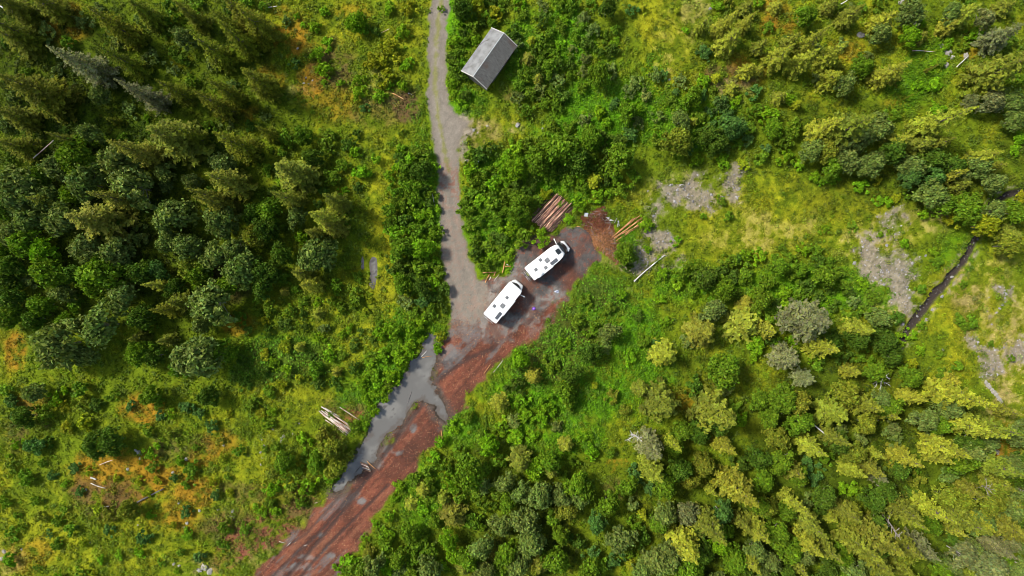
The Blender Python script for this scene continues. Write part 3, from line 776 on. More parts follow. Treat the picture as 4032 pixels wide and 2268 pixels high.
# broadleaved trees and shrubs: centre x y, radius, hue
DL(0, 0, """1380 280 90 gg;1150 430 75 gg;730 700 90 gg;640 1010 110 gg;540 1180 160 g;880 1200 180 gg;400 1250 130 gg;100 1370 170 gg;960 1390 190 gg;600 1370 160 gg;1230 1300 90 gg;850 290 80 gg;330 230 75 gg;1700 900 70 gg;1550 950 60 g;1240 1400 70 gg;
1370 450 60 g;1250 270 40 g;1100 880 35 bg;1600 470 60 gg;410 520 60 gg;1050 150 60 gg;1290 130 70 g;1450 950 60 g;250 1350 110 g;60 1200 60 dg;1480 20 70 g;1750 640 60 gg;950 500 50 gg;620 160 70 gg""")
DL(0, 1, """120 60 150 gg;300 60 120 gg;520 40 110 g;450 200 160 gg;200 200 130 gg;360 340 75 yg;150 380 120 g;320 460 110 bg;340 600 140 g;640 440 150 gg;850 460 140 gg;740 620 170 g;700 720 110 g;130 660 80 gg;450 770 90 gg;900 790 130 gg;560 850 75 g;290 850 100 g;
720 1010 180 gg;400 1160 200 gg;620 1230 110 gg;1280 180 160 gg;1650 220 150 gg;1400 420 130 gg;1600 480 120 gg;1420 560 110 ol;1180 590 85 tl;1480 620 110 g;1790 590 150 gg;1570 840 180 gg;1470 720 60 bg;1900 330 100 ol;1460 1260 200 gg;1650 1200 110 g;230 960 90 dg;60 800 110 dg;
50 560 100 dg;60 300 110 gg;1050 950 110 dg;1150 1240 90 dg;1700 700 110 g;1050 600 110 dg;1000 320 80 gg;800 280 90 g;560 620 90 dg;60 120 120 dg;1750 430 110 gg;1300 730 90 dg;1900 160 90 dg;1120 1000 70 g;1800 950 60 g;1300 1350 80 g""")
DL(1, 0, """740 150 85 bg;800 200 60 g;500 70 45 bg;430 200 50 bg;520 320 60 bg;470 410 60 bg;520 520 68 bg;515 620 28 bg;770 600 55 bg;780 700 62 bg;920 720 60 bg;820 810 42 tl;640 625 35 bg;1000 340 70 yg;870 470 70 yg;950 450 65 yg;1060 440 60 yg;960 560 80 yg;1130 480 60 bg;
1100 230 60 bg;1150 50 65 yg;1000 60 50 bg;1110 650 55 bg;1000 650 40 bg;290 480 42 tl;350 1020 85 g;220 1050 65 g;80 1010 80 ol;500 1080 80 g;560 1010 60 g;420 1180 90 dg;550 1330 80 g;800 1300 70 bg;750 1140 50 bg;1100 1120 50 bg;1250 1150 80 g;1250 1280 90 dg;1180 1400 80 g;
1100 1000 35 g;1810 100 58 yg;1560 50 90 dg;1520 160 60 bg;1500 300 55 bg;1660 300 50 bg;1620 200 70 g;1500 480 60 g;1480 620 50 bg;1540 760 60 bg;350 180 28 bg;1760 650 38 yg;1520 380 60 g;1560 560 60 dg;1490 700 50 bg;1850 90 40 g;300 120 30 bg;900 230 45 dg;1400 60 30 bg;
1000 1320 50 bg;900 1200 50 bg;650 1250 60 g""")
DL(2, 0, """660 540 105 g;1260 1060 125 ol;1080 1060 62 g;1280 900 85 gg;1680 950 105 tl;1590 770 75 tl;1840 690 65 tl;1850 820 72 g;1450 880 80 g;820 1190 125 g;380 1120 140 g;200 1190 110 g;600 1030 95 g;1500 1010 100 dg;1720 1080 45 g;870 840 85 g;1000 720 55 gg;1370 730 90 g;
1465 390 58 tl;1310 235 33 bg;910 75 58 tl;720 60 85 dg;620 220 58 gg;700 270 52 g;780 220 50 g;460 370 38 gg;480 280 50 g;30 340 60 gg;110 560 72 g;60 640 60 g;340 780 60 g;240 780 55 g;30 450 60 g;130 700 60 g;560 330 60 dg;1620 870 70 tl;1560 1080 90 dg;30 1280 90 bg;500 1200 110 dg;
700 1370 60 dg;1300 800 60 g;1200 750 55 g;1420 240 30 bg;950 920 60 gg;660 850 60 bg;430 960 60 g;300 960 60 g;1900 1180 60 g;1740 900 60 g;1350 1000 70 g;1640 1000 80 dg;270 370 60 g;380 200 60 g;540 660 50 g;1100 880 50 gg;80 120 50 g;1600 1200 60 bg;1750 1230 50 yg;1400 1200 60 bg""")
DL(3, 0, """300 100 90 g;870 230 95 gg;1080 270 85 bg;1100 90 110 gg;600 620 90 gg;740 500 85 g;860 950 120 gg;690 1010 140 gg;800 1230 110 gg;1100 1250 110 gg;1080 1330 100 tl;1250 1340 85 tl;1600 1250 90 gg;1850 770 110 gg;1700 760 100 gs t;1850 600 75 g;1520 770 60 gs t;50 850 80 bg;60 960 85 g;
160 1040 80 g;500 1260 95 g;620 1190 110 gg;650 1090 90 g;240 1240 45 bg;370 1330 50 bg;430 1360 40 bg;380 590 50 gg;1560 250 60 bg;1150 650 50 bg;950 860 60 g;1400 1250 90 dg;960 1140 110 dg;1250 1200 100 dg;180 740 55 bg;350 1130 100 gg;230 950 80 g;470 1130 100 ol;1480 350 50 g;1150 160 50 bg;
1400 90 90 gg;1650 130 80 gs t;1600 690 80 ol;150 290 40 tl;1250 480 40 bg;700 450 60 g;1870 900 90 gg;1500 1350 80 gg;1700 1380 90 gg""")
DL(3, 1, """1520 110 125 g;1730 150 105 gg;1650 250 110 yg;1830 400 110 ol;1330 90 100 g;1250 10 120 gg;870 960 95 gg;260 770 75 g;670 820 58 gg;450 640 90 g;900 1120 110 dg;130 760 60 bg;100 560 85 g;830 1370 90 g;1330 1390 75 g;1090 1300 58 yg;1480 690 36 g;1170 730 45 g;440 280 42 bg;
660 260 45 g;1030 380 42 bg;1300 530 55 g;850 320 28 bg;1170 1010 38 g;1280 1230 30 g;1160 1190 45 bg;1690 1140 28 g;1450 960 50 g;1540 990 50 g;1500 1020 45 g;250 590 75 g;400 520 60 dg;550 620 70 g;600 720 60 g;350 700 80 dg;740 700 50 bg;820 800 60 g;1000 1130 60 bg;1100 1080 50 bg;
700 1110 100 dg;500 1110 90 dg;1440 180 80 yg;1880 150 90 g;1940 30 60 yg;1190 160 55 bg;1100 10 70 g;850 60 50 bg;120 420 40 g;1250 450 40 bg;1000 950 60 dg;620 940 70 g;760 900 60 g;1430 1320 50 g;1850 1260 35 g;30 680 80 g;200 640 70 g;950 1240 90 dg;1100 1400 90 g""")
DL(2, 1, """1540 900 105 gg;1620 1350 145 g;740 1060 90 gg;600 1040 70 g;590 1210 100 dg;700 1180 70 gg;860 460 85 g;1010 240 62 bg;230 350 75 bg;510 90 60 bg;1480 650 100 dg;1620 730 100 g;1800 620 80 g;1400 560 60 g;1700 640 70 dg;1250 700 60 bg;1150 620 50 bg;300 1300 80 g;60 1270 90 bg;
450 1380 90 dg;1330 1130 60 gg;1100 1150 50 tl;870 560 50 dg;1250 370 45 bg;1590 60 45 g;1640 180 40 g;250 20 50 yg;1030 430 35 bg;190 60 60 g;50 150 100 g;80 330 80 g;360 90 40 g;1450 180 35 bg;60 60 90 g;1900 800 90 g;420 200 45 bg;1000 1130 60 g;900 1250 60 bg;500 980 60 g;830 780 50 bg""")
DL(1, 1, """300 190 90 gg;450 460 160 gg;60 270 120 dg;100 140 110 g;50 600 120 dg;40 720 100 dg;180 470 100 dg;740 810 75 g;600 720 60 g;100 880 60 g;640 250 60 g;550 560 60 dg;640 880 50 g;350 830 50 g;250 900 50 g;500 1030 50 gg;80 1050 50 dg;700 1030 40 bg;1590 150 70 g;1700 200 80 g;
1780 60 80 g;1700 60 70 bg;1650 350 60 g;1750 400 70 g;1100 90 80 g;1180 60 80 g;1050 300 80 bg;1200 280 80 g;1300 250 60 g;1100 420 90 g;1250 420 90 bg;1080 560 80 dg;1230 560 80 g;1340 520 50 bg;1100 700 85 g;1250 720 85 dg;1350 680 55 bg;1130 830 70 gg;1260 820 75 tl;1350 800 60 dg;
1180 930 60 g;1300 930 60 g;1390 1100 50 yg;1370 1190 40 bg;1050 1050 70 bg;960 1080 60 bg;1130 1150 70 bg;1180 1050 70 bg;950 1250 80 bg;1080 1280 80 bg;1020 1400 70 bg;880 1380 70 bg;1150 1230 50 bg;230 1350 60 bg;420 1350 80 g;120 1300 60 bg;650 140 60 g;200 640 60 g;760 640 50 g""")
DL(0, 2, """60 140 60 tl;220 70 85 gg;370 120 80 bg;560 60 80 g;540 170 80 ol;620 290 70 yg;500 330 60 yg;140 260 85 dg;280 240 80 g;200 490 80 tl;340 450 50 dg;700 470 110 dg;820 450 110 dg;1140 520 65 bg;1140 640 50 g;1390 175 62 tl;1500 225 48 tl;1590 330 58 tl;1200 240 45 tl;1290 230 42 bg;
1710 225 38 yg;1120 355 48 g;1420 655 68 g;1400 760 52 g;1390 980 52 tl;1070 1165 62 tl;820 1110 48 tl;550 640 50 tl;370 700 44 tl;180 725 66 g;600 820 42 tl;260 890 48 g;480 960 46 g;420 1035 50 g;300 1020 55 ol;540 1095 58 g;430 1215 46 g;70 1140 60 g;1680 1090 60 g;1840 1110 48 g;
1400 1155 50 bg;1670 1230 52 g;1490 1310 60 tl;70 630 50 g;1600 750 45 yg;1670 570 38 yg;1290 380 55 ol;1100 830 38 yg;950 960 90 ol;80 1330 58 bg;620 1430 48 g;700 1420 42 yg;1880 160 60 g;1550 100 90 dg;1120 90 85 g;1720 830 38 yg;1350 590 40 bg;120 460 50 bg;450 150 60 yg;
980 170 40 tl;1180 140 60 g;820 1000 60 ol;670 660 40 yg;1180 730 40 yg;1130 990 38 bg;300 610 40 g;900 1290 40 bg;150 1080 40 g;1210 1350 36 g;640 1200 36 yg;30 900 50 g;30 40 60 g;700 160 60 dg;840 90 60 g""")
DL(1, 2, """80 310 55 g;30 220 50 yg;200 590 85 g;350 440 70 bg;560 500 100 ol;450 590 95 g;590 640 100 ol;380 770 75 bg;250 770 65 g;280 670 60 g;480 420 80 ol;640 560 80 ol;1600 700 145 g;1540 570 80 g;1880 750 90 gg;1450 1190 85 bg;1150 1130 85 g;1060 1340 85 g;1730 950 80 g;1850 1080 95 gg;
1700 1250 105 gg;1900 1300 105 g;1600 1340 95 g;1400 1380 55 bg;1300 650 65 g;1700 1060 60 g;1650 1400 80 bg;1850 1430 80 g;900 1060 36 bg;820 1170 35 bg;700 1340 60 bg;620 1400 50 bg;1190 1250 80 g;1080 780 50 bg;1040 870 40 bg;1300 760 70 g;1400 640 80 g;1340 560 60 bg;1500 330 60 bg;
1400 430 60 bg;1700 400 60 g;1600 250 60 g;150 480 50 g;120 210 40 bg;750 330 60 g;810 330 45 bg;1250 960 60 bg;1350 1050 60 g;980 1150 60 bg;1250 1150 60 g;850 1290 60 ol;1300 1300 80 g;1530 870 80 g;560 240 30 bg;60 500 30 g;960 80 60 bg;880 200 60 bg;1000 1000 50 bg""")
DL(2, 2, """280 600 110 g;730 910 105 g;820 1190 125 gg;1160 1000 105 gg;1340 990 100 gs t;1590 980 100 tl;1600 1130 90 g;950 700 80 tl;1040 790 70 tl;1700 1350 110 g;1580 1240 85 bg;1870 560 100 dg;200 860 120 gg;100 1050 120 gg;150 1210 125 gg;380 860 95 gg;60 1380 115 gg;300 1030 80 g;1100 1350 120 gg;
600 1300 75 tl;680 1400 80 g;1350 1420 120 g;790 1370 80 tl;900 910 65 gg;1200 1330 110 gg;1900 940 90 g;1850 1270 95 gg;400 60 90 g;260 190 80 bg;930 1060 60 g;450 150 80 g;100 250 80 bg;230 280 70 bg;330 330 50 gg;60 150 80 bg;560 400 60 bg;600 520 60 bg;750 520 50 g;450 600 60 g;
1880 130 90 g;1730 270 60 bg;1900 740 90 g;1450 1150 80 dg;60 820 90 gg;500 1200 70 dg;1000 1200 80 dg;1750 620 80 dg;1620 40 60 gg;380 720 60 g;20 20 80 dg;1400 30 80 dg;1680 180 60 g;880 1280 50 g;30 420 80 bg;160 400 60 bg;760 100 60 ol;850 200 50 ol""")
DL(3, 2, """130 130 130 g;700 400 65 gg;950 330 60 gg;1200 280 110 gg;100 590 110 g;400 710 80 tl;430 850 100 dg;310 880 60 gg;1370 700 75 gg;860 120 85 gg;1700 930 115 ol;80 1150 115 g;180 1280 110 g;1250 1070 90 g;1870 620 95 gg;1500 1310 130 gs t;1700 1390 125 gs t;930 660 60 dg;1330 1430 90 g;
300 580 55 tl;1860 1210 90 gs t;1360 860 90 ol;1180 760 80 ol;640 800 60 bg;560 780 50 bg;1130 660 40 g;800 870 80 g;230 700 90 g;450 560 60 g;560 340 60 gg;1560 1250 90 gg;1400 1180 60 dg;640 1000 90 ol;380 950 60 dg;1000 420 80 gg;1300 380 80 gg;1750 780 90 ol;1500 900 90 ol;1100 850 70 dg""")

# ------------------------------------------------------------------ filling in between
def blocked(x, y, r, tight):
    for (a, b, q) in taken:
        if (x - a) ** 2 + (y - b) ** 2 < (tight * (r + q)) ** 2: return True
    return False

CABIN_C = F(1926, 228, 2.9)
LAND = [(*CABIN_C, 4.6), (*F(2179, 837), 4.2), (*F(2440, 880), 2.6), (*F(2350, 925), 3), (*F(2400, 980), 2.6), (*F(2370, 1010), 2.6), (*F(1320, 1660), 3.2), (*F(1380, 1650), 3)]
def allowed(x, y, r):
    if samp(hard, x, y) > -.45 * r - .1 or samp(sd_pond, x, y) > -.3 * r or samp(d_stream, x, y) < .5 + .4 * r or samp(sd_pond2, x, y) > -.6 * r: return False
    return all(math.hypot(x - a, y - b) > q + r * .6 for a, b, q in LAND)

def fill(poly, n_try, r0, r1, hues, tight, tree=False, spr=None):
    us = [p[0] for p in poly]; vs = [p[1] for p in poly]
    for _ in range(n_try):
        u, v = random.uniform(min(us), max(us)), random.uniform(min(vs), max(vs))
        if float(poly_sd(poly, np.array([u]), np.array([v]))[0]) < 0: continue
        r = random.uniform(r0, r1)
        x, y = P(u, v)
        if not allowed(x, y, r) or blocked(x, y, r, tight): continue
        put_broad(u, v, r, random.choice(hues), tree)

fill([(0, 400), (560, 380), (640, 560), (600, 850), (330, 920), (0, 800)], 500, 1.5, 2.3, ['gg', 'gg', 'dg', 'g'], .85, True)
fill([(1750, 1000), (2250, 960), (2576, 1080), (2640, 1500), (1640, 1500), (1640, 1250)], 700, 1.6, 2.4, ['gg', 'g', 'dg', 'ol'], .68, True)
def fill_spruce(poly, n_try, hues):
    us = [p[0] for p in poly]; vs = [p[1] for p in poly]
    for _ in range(n_try):
        u, v = random.uniform(min(us), max(us)), random.uniform(min(vs), max(vs))
        if float(poly_sd(poly, np.array([u]), np.array([v]))[0]) < 0: continue
        x, y = P(u, v)
        if not allowed(x, y, 1.2) or blocked(x, y, 1.2, .84): continue
        h = random.uniform(7, 13); f = H / (H - h)
        put_spruce(*to_uv(x * f, y * f), u, v, h * random.uniform(.17, .25), random.choice(hues))
fill_spruce([(1750, 1000), (2250, 960), (2576, 1080), (2640, 1500), (1640, 1500), (1640, 1250)], 420, ['os', 'ys', 'os', 'os', 'ol'])
fill([(850, 1449), (985, 1250), (1100, 1120), (1300, 1060), (1380, 1200), (1330, 1449)], 700, 1.3, 2.1, ['g', 'gg', 'bg', 'g'], .66)
fill([(1290, 1120), (1480, 1100), (1490, 1240), (1420, 1300), (1400, 1449), (1290, 1449)], 300, 1.6, 2.4, ['gg', 'g', 'g', 'ol'], .68, True)
fill([(1490, 1250), (1640, 1200), (1760, 1449), (1470, 1449)], 260, 1.6, 2.4, ['gg', 'g', 'dg', 'tl'], .70, True)
fill([(1128, 0), (1290, 0), (1240, 60), (1155, 180), (1220, 232), (1160, 285), (1135, 250), (1127, 150)], 500, .8, 1.4, ['g', 'bg', 'yg', 'g', 'dg'], .62)
fill([(1290, 80), (1400, 110), (1430, 260), (1330, 290), (1280, 210)], 400, 1.1, 1.6, ['g', 'dg', 'gg', 'g'], .58)
fill([(1300, 0), (1480, 0), (1560, 40), (1540, 200), (1440, 200), (1400, 110)], 300, .8, 1.4, ['g', 'bg', 'dg', 'gg'], .85)
fill([(1160, 395), (1340, 345), (1560, 330), (1600, 440), (1530, 500), (1440, 500), (1390, 480), (1335, 540), (1345, 600), (1260, 660), (1200, 670), (1175, 560)], 900, 1.1, 1.55, ['g', 'g', 'dg', 'bg'], .60)
fill([(1000, 380), (1085, 365), (1100, 560), (1125, 700), (1110, 800), (1060, 820), (980, 700), (975, 560)], 500, .9, 1.4, ['g', 'dg', 'bg', 'g'], .60)
fill([(930, 800), (1066, 850), (1040, 900), (990, 970), (940, 1060), (890, 1050), (900, 950), (960, 870)], 300, .7, 1.1, ['bg', 'bg', 'g'], .66)
fill([(870, 1085), (925, 1080), (850, 1200), (770, 1270), (640, 1300), (690, 1150), (800, 1080)], 300, .8, 1.4, ['g', 'bg', 'ol'], .72)
fill([(0, 950), (250, 960), (600, 1000), (640, 1300), (560, 1449), (0, 1449)], 120, .5, .95, ['g', 'tl', 'yg', 'bg', 'ol'], 1.3)
fill([(560, 640), (900, 700), (960, 800), (900, 960), (620, 1000), (560, 820)], 260, .7, 1.2, ['g', 'dg', 'bg', 'yg'], .95)
fill([(650, 330), (900, 330), (900, 560), (760, 600), (680, 480)], 200, .8, 1.3, ['g', 'dg', 'bg'], .85)
fill([(1640, 180), (1900, 200), (2000, 340), (1900, 400), (1700, 420), (1560, 330), (1450, 300)], 350, .8, 1.4, ['g', 'bg', 'gg', 'tl'], .80)
fill([(1700, 680), (1800, 640), (2050, 620), (2200, 740), (2280, 860), (2250, 950), (1900, 900), (1750, 760)], 500, .9, 1.5, ['g', 'dg', 'g', 'bg'], .68)
fill([(1900, 300), (2130, 400), (2450, 560), (2400, 590), (2150, 480), (1900, 400)], 300, .8, 1.4, ['bg', 'g', 'yg', 'gg'], .80)
fill([(1750, 0), (2576, 0), (2576, 420), (2450, 300), (2000, 200)], 220, .8, 1.4, ['g', 'gg', 'bg', 'ol'], .95)
fill([(0, 0), (720, 0), (740, 250), (600, 400), (0, 400)], 140, .8, 1.4, ['gg', 'dg', 'g'], 1.0)
fill([(1300, 880), (1560, 700), (1700, 720), (1800, 850), (1640, 1060), (1400, 1080), (1200, 1010)], 120, .8, 1.3, ['g', 'dg', 'bg'], 1.25)

# past 300 of a kind: the smaller shrubs become one mass
def merge_mass(items, name, label):
    Vs, Qs, Cs = [], [], []; off = 0
    for root, *_ in items:
        me = root.data
        n = len(me.vertices)
        v = np.empty(n * 3, np.float32); me.vertices.foreach_get("co", v); v = v.reshape(-1, 3)
        c = np.empty(n * 4, np.float32); me.color_attributes["Col"].data.foreach_get("color", c); c = c.reshape(-1, 4)[:, :3]
        M = Matrix.LocRotScale(root.location, root.rotation_euler, root.scale); Mn = np.array(M)
        v = v @ Mn[:3, :3].T + Mn[:3, 3]
        Vs.append(v); Qs.append(np.arange(n).reshape(-1, 4) + off); Cs.append(c * np.array(root.color[:3])); off += n
    me = mesh_np(name, np.concatenate(Vs), np.concatenate(Qs), np.concatenate(Cs))
    for root, *_ in items: bpy.data.objects.remove(root)
    return tag(link(name, me, M_LEAF), label, kind="stuff")

shr = sorted([p for p in PLANTS if p[1] == 'shrub'], key=lambda p: -p[3])
if len(shr) > 300:
    rest = shr[300:]
    gone = {id(p) for p in rest}
    PLANTS = [p for p in PLANTS if id(p) not in gone]
    merge_mass(rest, "shrubbery", "low leafy bushes scattered over the whole slope")
print("PLANTS", {k: sum(1 for p in PLANTS if p[1] == k) for k in ('spruce', 'tree', 'shrub')}, "merged", max(0, len(shr) - 300))

# ------------------------------------------------------------------ ground cover
def cover(name, label, n, size0, size1, hgt_, keep, colf, up=.9, per=3, spread=.16):
    """tufts of small leaf faces over the ground, where keep() says"""
    x = rng.uniform(-80, 80, n); y = rng.uniform(-47, 47, n)
    k = rng.random(n) < keep(x, y)
    x, y = x[k], y[k]; m = len(x)
    z = samp(Z, x, y); c = colf(x, y)
    hh = rng.uniform(.25, 1, m) * hgt_
    X3 = np.repeat(x, per) + rng.normal(size=m * per) * spread; Y3 = np.repeat(y, per) + rng.normal(size=m * per) * spread
    Z3 = np.repeat(z, per) + np.repeat(hh, per) * rng.uniform(.4, 1, m * per)
    nor = rng.normal(size=(m * per, 3)) * (1 - up) * 1.3; nor[:, 2] += up
    V, Q = leaf_quads(np.stack([X3, Y3, Z3], -1), nor, rng.uniform(size0, size1, m * per), .62)
    cc = np.repeat(c, per, 0) * rng.uniform(.65, 1.4, (m * per, 1))
    me = mesh_np(name, V, Q, np.repeat(cc, 4, 0))
    return tag(link(name, me, M_LEAF), label, kind="stuff")

veg = lambda x, y: sstep(.05, -.5, samp(hard, x, y)) * sstep(.0, -.4, samp(sd_pond, x, y)) * sstep(.45, .8, samp(d_stream, x, y)) * (1 - .85 * samp(rockmask, x, y)) * sstep(.1, -.2, samp(sd_pond2, x, y))
gcol = lambda x, y: samp(green, x, y)
clump = fbm(X, Y, 1.5, 301, 3, .6)
cover("grass", "short grass and moss over the slope", 150000, .07, .16, .16, lambda x, y: veg(x, y) * .95, lambda x, y: gcol(x, y) * 1.15, .6, 2, .12)
def lushcol(x, y):
    m = samp(LUSH, x, y)[:, None]; b = gcol(x, y)
    m = m * (1 - .5 * samp(SHADE, x, y))[:, None]  # herbs dulled where wood shade is painted
    return b * .7 * (1 - m) + m * (np.array([.075, .185, .006])) + .25 * (1 - m) * np.array([.085, .14, .010]) * (1 - samp(SHADE, x, y))[:, None]
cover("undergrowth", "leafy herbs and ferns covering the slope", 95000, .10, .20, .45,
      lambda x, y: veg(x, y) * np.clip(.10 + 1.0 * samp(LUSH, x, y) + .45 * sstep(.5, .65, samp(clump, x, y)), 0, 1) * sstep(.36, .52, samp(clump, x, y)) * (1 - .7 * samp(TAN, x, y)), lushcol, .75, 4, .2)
def low_clumps(n):
    x = rng.uniform(-79, 79, n); y = rng.uniform(-46, 46, n)
    keep = veg(x, y) * (1 - .6 * np.maximum(samp(MOSS, x, y), samp(BROWN, x, y))) * np.clip(.30 + .9 * samp(LUSH, x, y) + .9 * sstep(.45, .62, samp(n1, x, y)) - .6 * samp(TAN, x, y) - .35 * samp(YEL, x, y), .06, 1)
    k = rng.random(n) < keep; x, y = x[k], y[k]; m = len(x)
    r = rng.uniform(.28, .75, m) ** 1.0; per = 26
    d = rng.normal(size=(m, per, 3)); d[..., 2] = np.abs(d[..., 2]) * 1.1; d /= np.linalg.norm(d, axis=2, keepdims=True)
    cen = d * r[:, None, None] * rng.uniform(.4, 1.1, (m, per, 1)) * np.array([1, 1, .8])
    cen += np.stack([x, y, samp(Z, x, y)], -1)[:, None]
    nor = d * .7 + rng.normal(size=d.shape) * .5 + np.array([0, 0, .5])
    hues = np.array([HUES['g'], HUES['bg'], HUES['dg'], HUES['yg'], HUES['tl'], HUES['ol'], HUES['gg']])
    pick = rng.choice(7, m, p=[.27, .18, .17, .12, .08, .10, .08])
    base = hues[pick] * .45 + gcol(x, y) * .70
    c = (base * (1 - .62 * samp(SHADE, x, y))[:, None])[:, None] * rng.uniform(.7, 1.3, (m, per, 1))  # painted wood shade darkens the low plants too
    V, Q = leaf_quads(cen.reshape(-1, 3), nor.reshape(-1, 3), rng.uniform(.08, .19, m * per), .62)
    me = mesh_np("low_plants", V, Q, np.repeat(c.reshape(-1, 3), 4, 0))
    tag(link("low_plants", me, M_LEAF), "knee-high leafy plants covering the slope", kind="stuff")
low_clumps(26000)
cover("broadleaf_herbs", "round bright leaves of tall herbs below the yard", 60000, .13, .25, .75, lambda x, y: veg(x, y) * samp(HERB, x, y) * .55, lambda x, y: np.ones((len(x), 1)) * np.array([.105, .235, .012]), .95, 1, .1)
# bark litter
cover_b = lambda x, y: sstep(-.2, .4, samp(sd_bark, x, y)) * (1 - samp(mudp, x, y)) * (1 - .8 * samp(rut, x, y)) * sstep(.1, -.1, samp(sd_pond, x, y)) + .12 * sstep(0, .5, samp(sd_clear, x, y))
def chips(name, label, n, keep, cols, size, asp, zoff=.02):
    x = rng.uniform(-50, 40, n); y = rng.uniform(-46, 46, n)
    k = rng.random(n) < keep(x, y); x, y = x[k], y[k]; m = len(x)
    nor = rng.normal(size=(m, 3)) * .35; nor[:, 2] += 1
    V, Q = leaf_quads(np.stack([x, y, samp(Z, x, y) + zoff], -1), nor, rng.uniform(*size, m), asp)
    c = np.array(cols)[rng.integers(0, len(cols), m)] * rng.uniform(.7, 1.2, (m, 1))
    return tag(link(name, mesh_np(name, V, Q, np.repeat(c, 4, 0)), M_LEAF), label, kind="stuff")
chips("bark_litter", "strips of red-brown bark covering the track", 260000, cover_b, [(.22, .068, .032), (.13, .042, .024), (.30, .12, .06), (.17, .052, .03), (.07, .03, .02), (.07, .03, .02), (.42, .25, .15)], (.05, .17), .3)

# ------------------------------------------------------------------ stones
M_STONE = noisy("pale_lichen_stone", (.13, .12, .10), (.36, .34, .29), 5, .95, .6)
M_STONED = noisy("grey_stone", (.11, .105, .10), (.30, .29, .28), 7, .95, .6)

def stone_mesh(seed, rough=.25):
    bmv, bmf = [], []
    g = random.Random(seed)
    n, m = 9, 6
    for i in range(1, m):
        th = math.pi * i / m
        for j in range(n):
            ph = 2 * math.pi * j / n + .3 * i
            r = 1 + g.uniform(-rough, rough)
            bmv.append((math.sin(th) * math.cos(ph) * r, math.sin(th) * math.sin(ph) * r, math.cos(th) * r * .62))
    top = len(bmv); bmv.append((0, 0, .6)); bot = len(bmv); bmv.append((0, 0, -.6))
    for i in range(m - 2):
        for j in range(n):
            bmf.append((i * n + j, (i + 1) * n + j, (i + 1) * n + (j + 1) % n, i * n + (j + 1) % n))
    for j in range(n):
        bmf.append((top, j, (j + 1) % n)); bmf.append((bot, (m - 2) * n + (j + 1) % n, (m - 2) * n + j))
    me = bpy.data.meshes.new("boulder"); me.from_pydata(bmv, [], bmf); me.update()
    return me
STN = [stone_mesh(i) for i in range(6)]
STG = [stone_mesh(i + 20, .32) for i in range(4)]
for s in STN: s.materials.append(M_STONE)
for s in STG: s.materials.append(M_STONED)
STONES = []
def stones(lst, src, near):
    for u, v, r in lst:
        r *= .72
        x, y = P(u, v)
        o = link("boulder", random.choice(src))
        o.location = (x, y, hgt(x, y) + r * .12); o.scale = (r * random.uniform(.8, 1.25), r * random.uniform(.7, 1.0), r * random.uniform(.7, 1.0)); o.rotation_euler = (random.uniform(-.2, .2), random.uniform(-.2, .2), random.uniform(0, 6.28))
        tag(o, cat="boulder"); STONES.append((o, near, u, v, r))
def scat(c, n, ru, rv, r0, r1):
    return [(c[0] + random.gauss(0, ru), c[1] + random.gauss(0, rv), random.uniform(r0, r1)) for _ in range(n)]
stones([T(3, 0, 700, 270) + (.75,)], STN, "pale rounded boulder among the spruces of the upper right wood")
stones([T(3, 0, 1345, 400) + (.8,), T(3, 0, 1300, 350) + (.5,), T(3, 0, 1330, 500) + (.75,), T(3, 0, 1480, 430) + (.6,), T(3, 0, 1380, 440) + (.5,), T(3, 0, 990, 20) + (.8,), T(3, 0, 1030, 40) + (.6,), T(3, 0, 1110, 190) + (.7,), T(3, 0, 1130, 160) + (.45,)], STN, "lichened boulder of the upper right outcrops")
stones([T(3, 2, 1700 + 14 * k, 60 + 18 * k) + (random.uniform(.3, .55),) for k in range(-4, 5)], STN, "whitish boulder in the line above the lower right wood")
stones([T(3, 2, 1620, 470) + (.6,), T(3, 2, 1680, 470) + (.7,), T(3, 2, 1640, 540) + (.8,), T(3, 2, 1720, 510) + (.6,), T(3, 2, 1590, 580) + (.5,), T(3, 2, 1730, 590) + (.5,), T(3, 2, 1560, 400) + (.5,), T(3, 2, 1610, 740) + (.35,), T(3, 2, 1640, 380) + (.4,)] + scat(T(3, 2, 1660, 520), 12, 16, 18, .2, .4), STN, "white-crusted boulder of the outcrop at the right edge")
stones([T(0, 2, 1050, 515) + (.5,), T(0, 2, 1030, 500) + (.35,), T(0, 2, 1065, 530) + (.35,), T(0, 2, 1060, 560) + (.35,), T(0, 2, 970, 640) + (.3,), T(0, 2, 1680, 465) + (.28,), T(0, 2, 1750, 965) + (.4,), T(0, 2, 1740, 1000) + (.4,), T(0, 2, 1760, 1010) + (.3,), T(0, 2, 1410, 1050) + (.4,),
        T(0, 2, 1390, 1080) + (.35,), T(0, 2, 1540, 1390) + (.9,), T(0, 2, 1580, 1420) + (.6,), T(0, 2, 1500, 1410) + (.5,), T(0, 2, 1310, 1360) + (.4,), T(0, 2, 1350, 1375) + (.35,), T(0, 2, 40, 1260) + (.5,), T(0, 2, 25, 1310) + (.4,), T(0, 2, 1400, 570) + (.4,), T(0, 2, 1350, 900) + (.3,),
        T(0, 2, 1500, 960) + (.35,), T(0, 2, 180, 1240) + (.25,), T(0, 2, 1640, 950) + (.3,), T(0, 2, 655, 795) + (.25,), T(0, 2, 1300, 670) + (.35,), T(0, 2, 1050, 1060) + (.2,), T(0, 2, 690, 1190) + (.15,)], STN, "pale boulder in the lower left clearing")
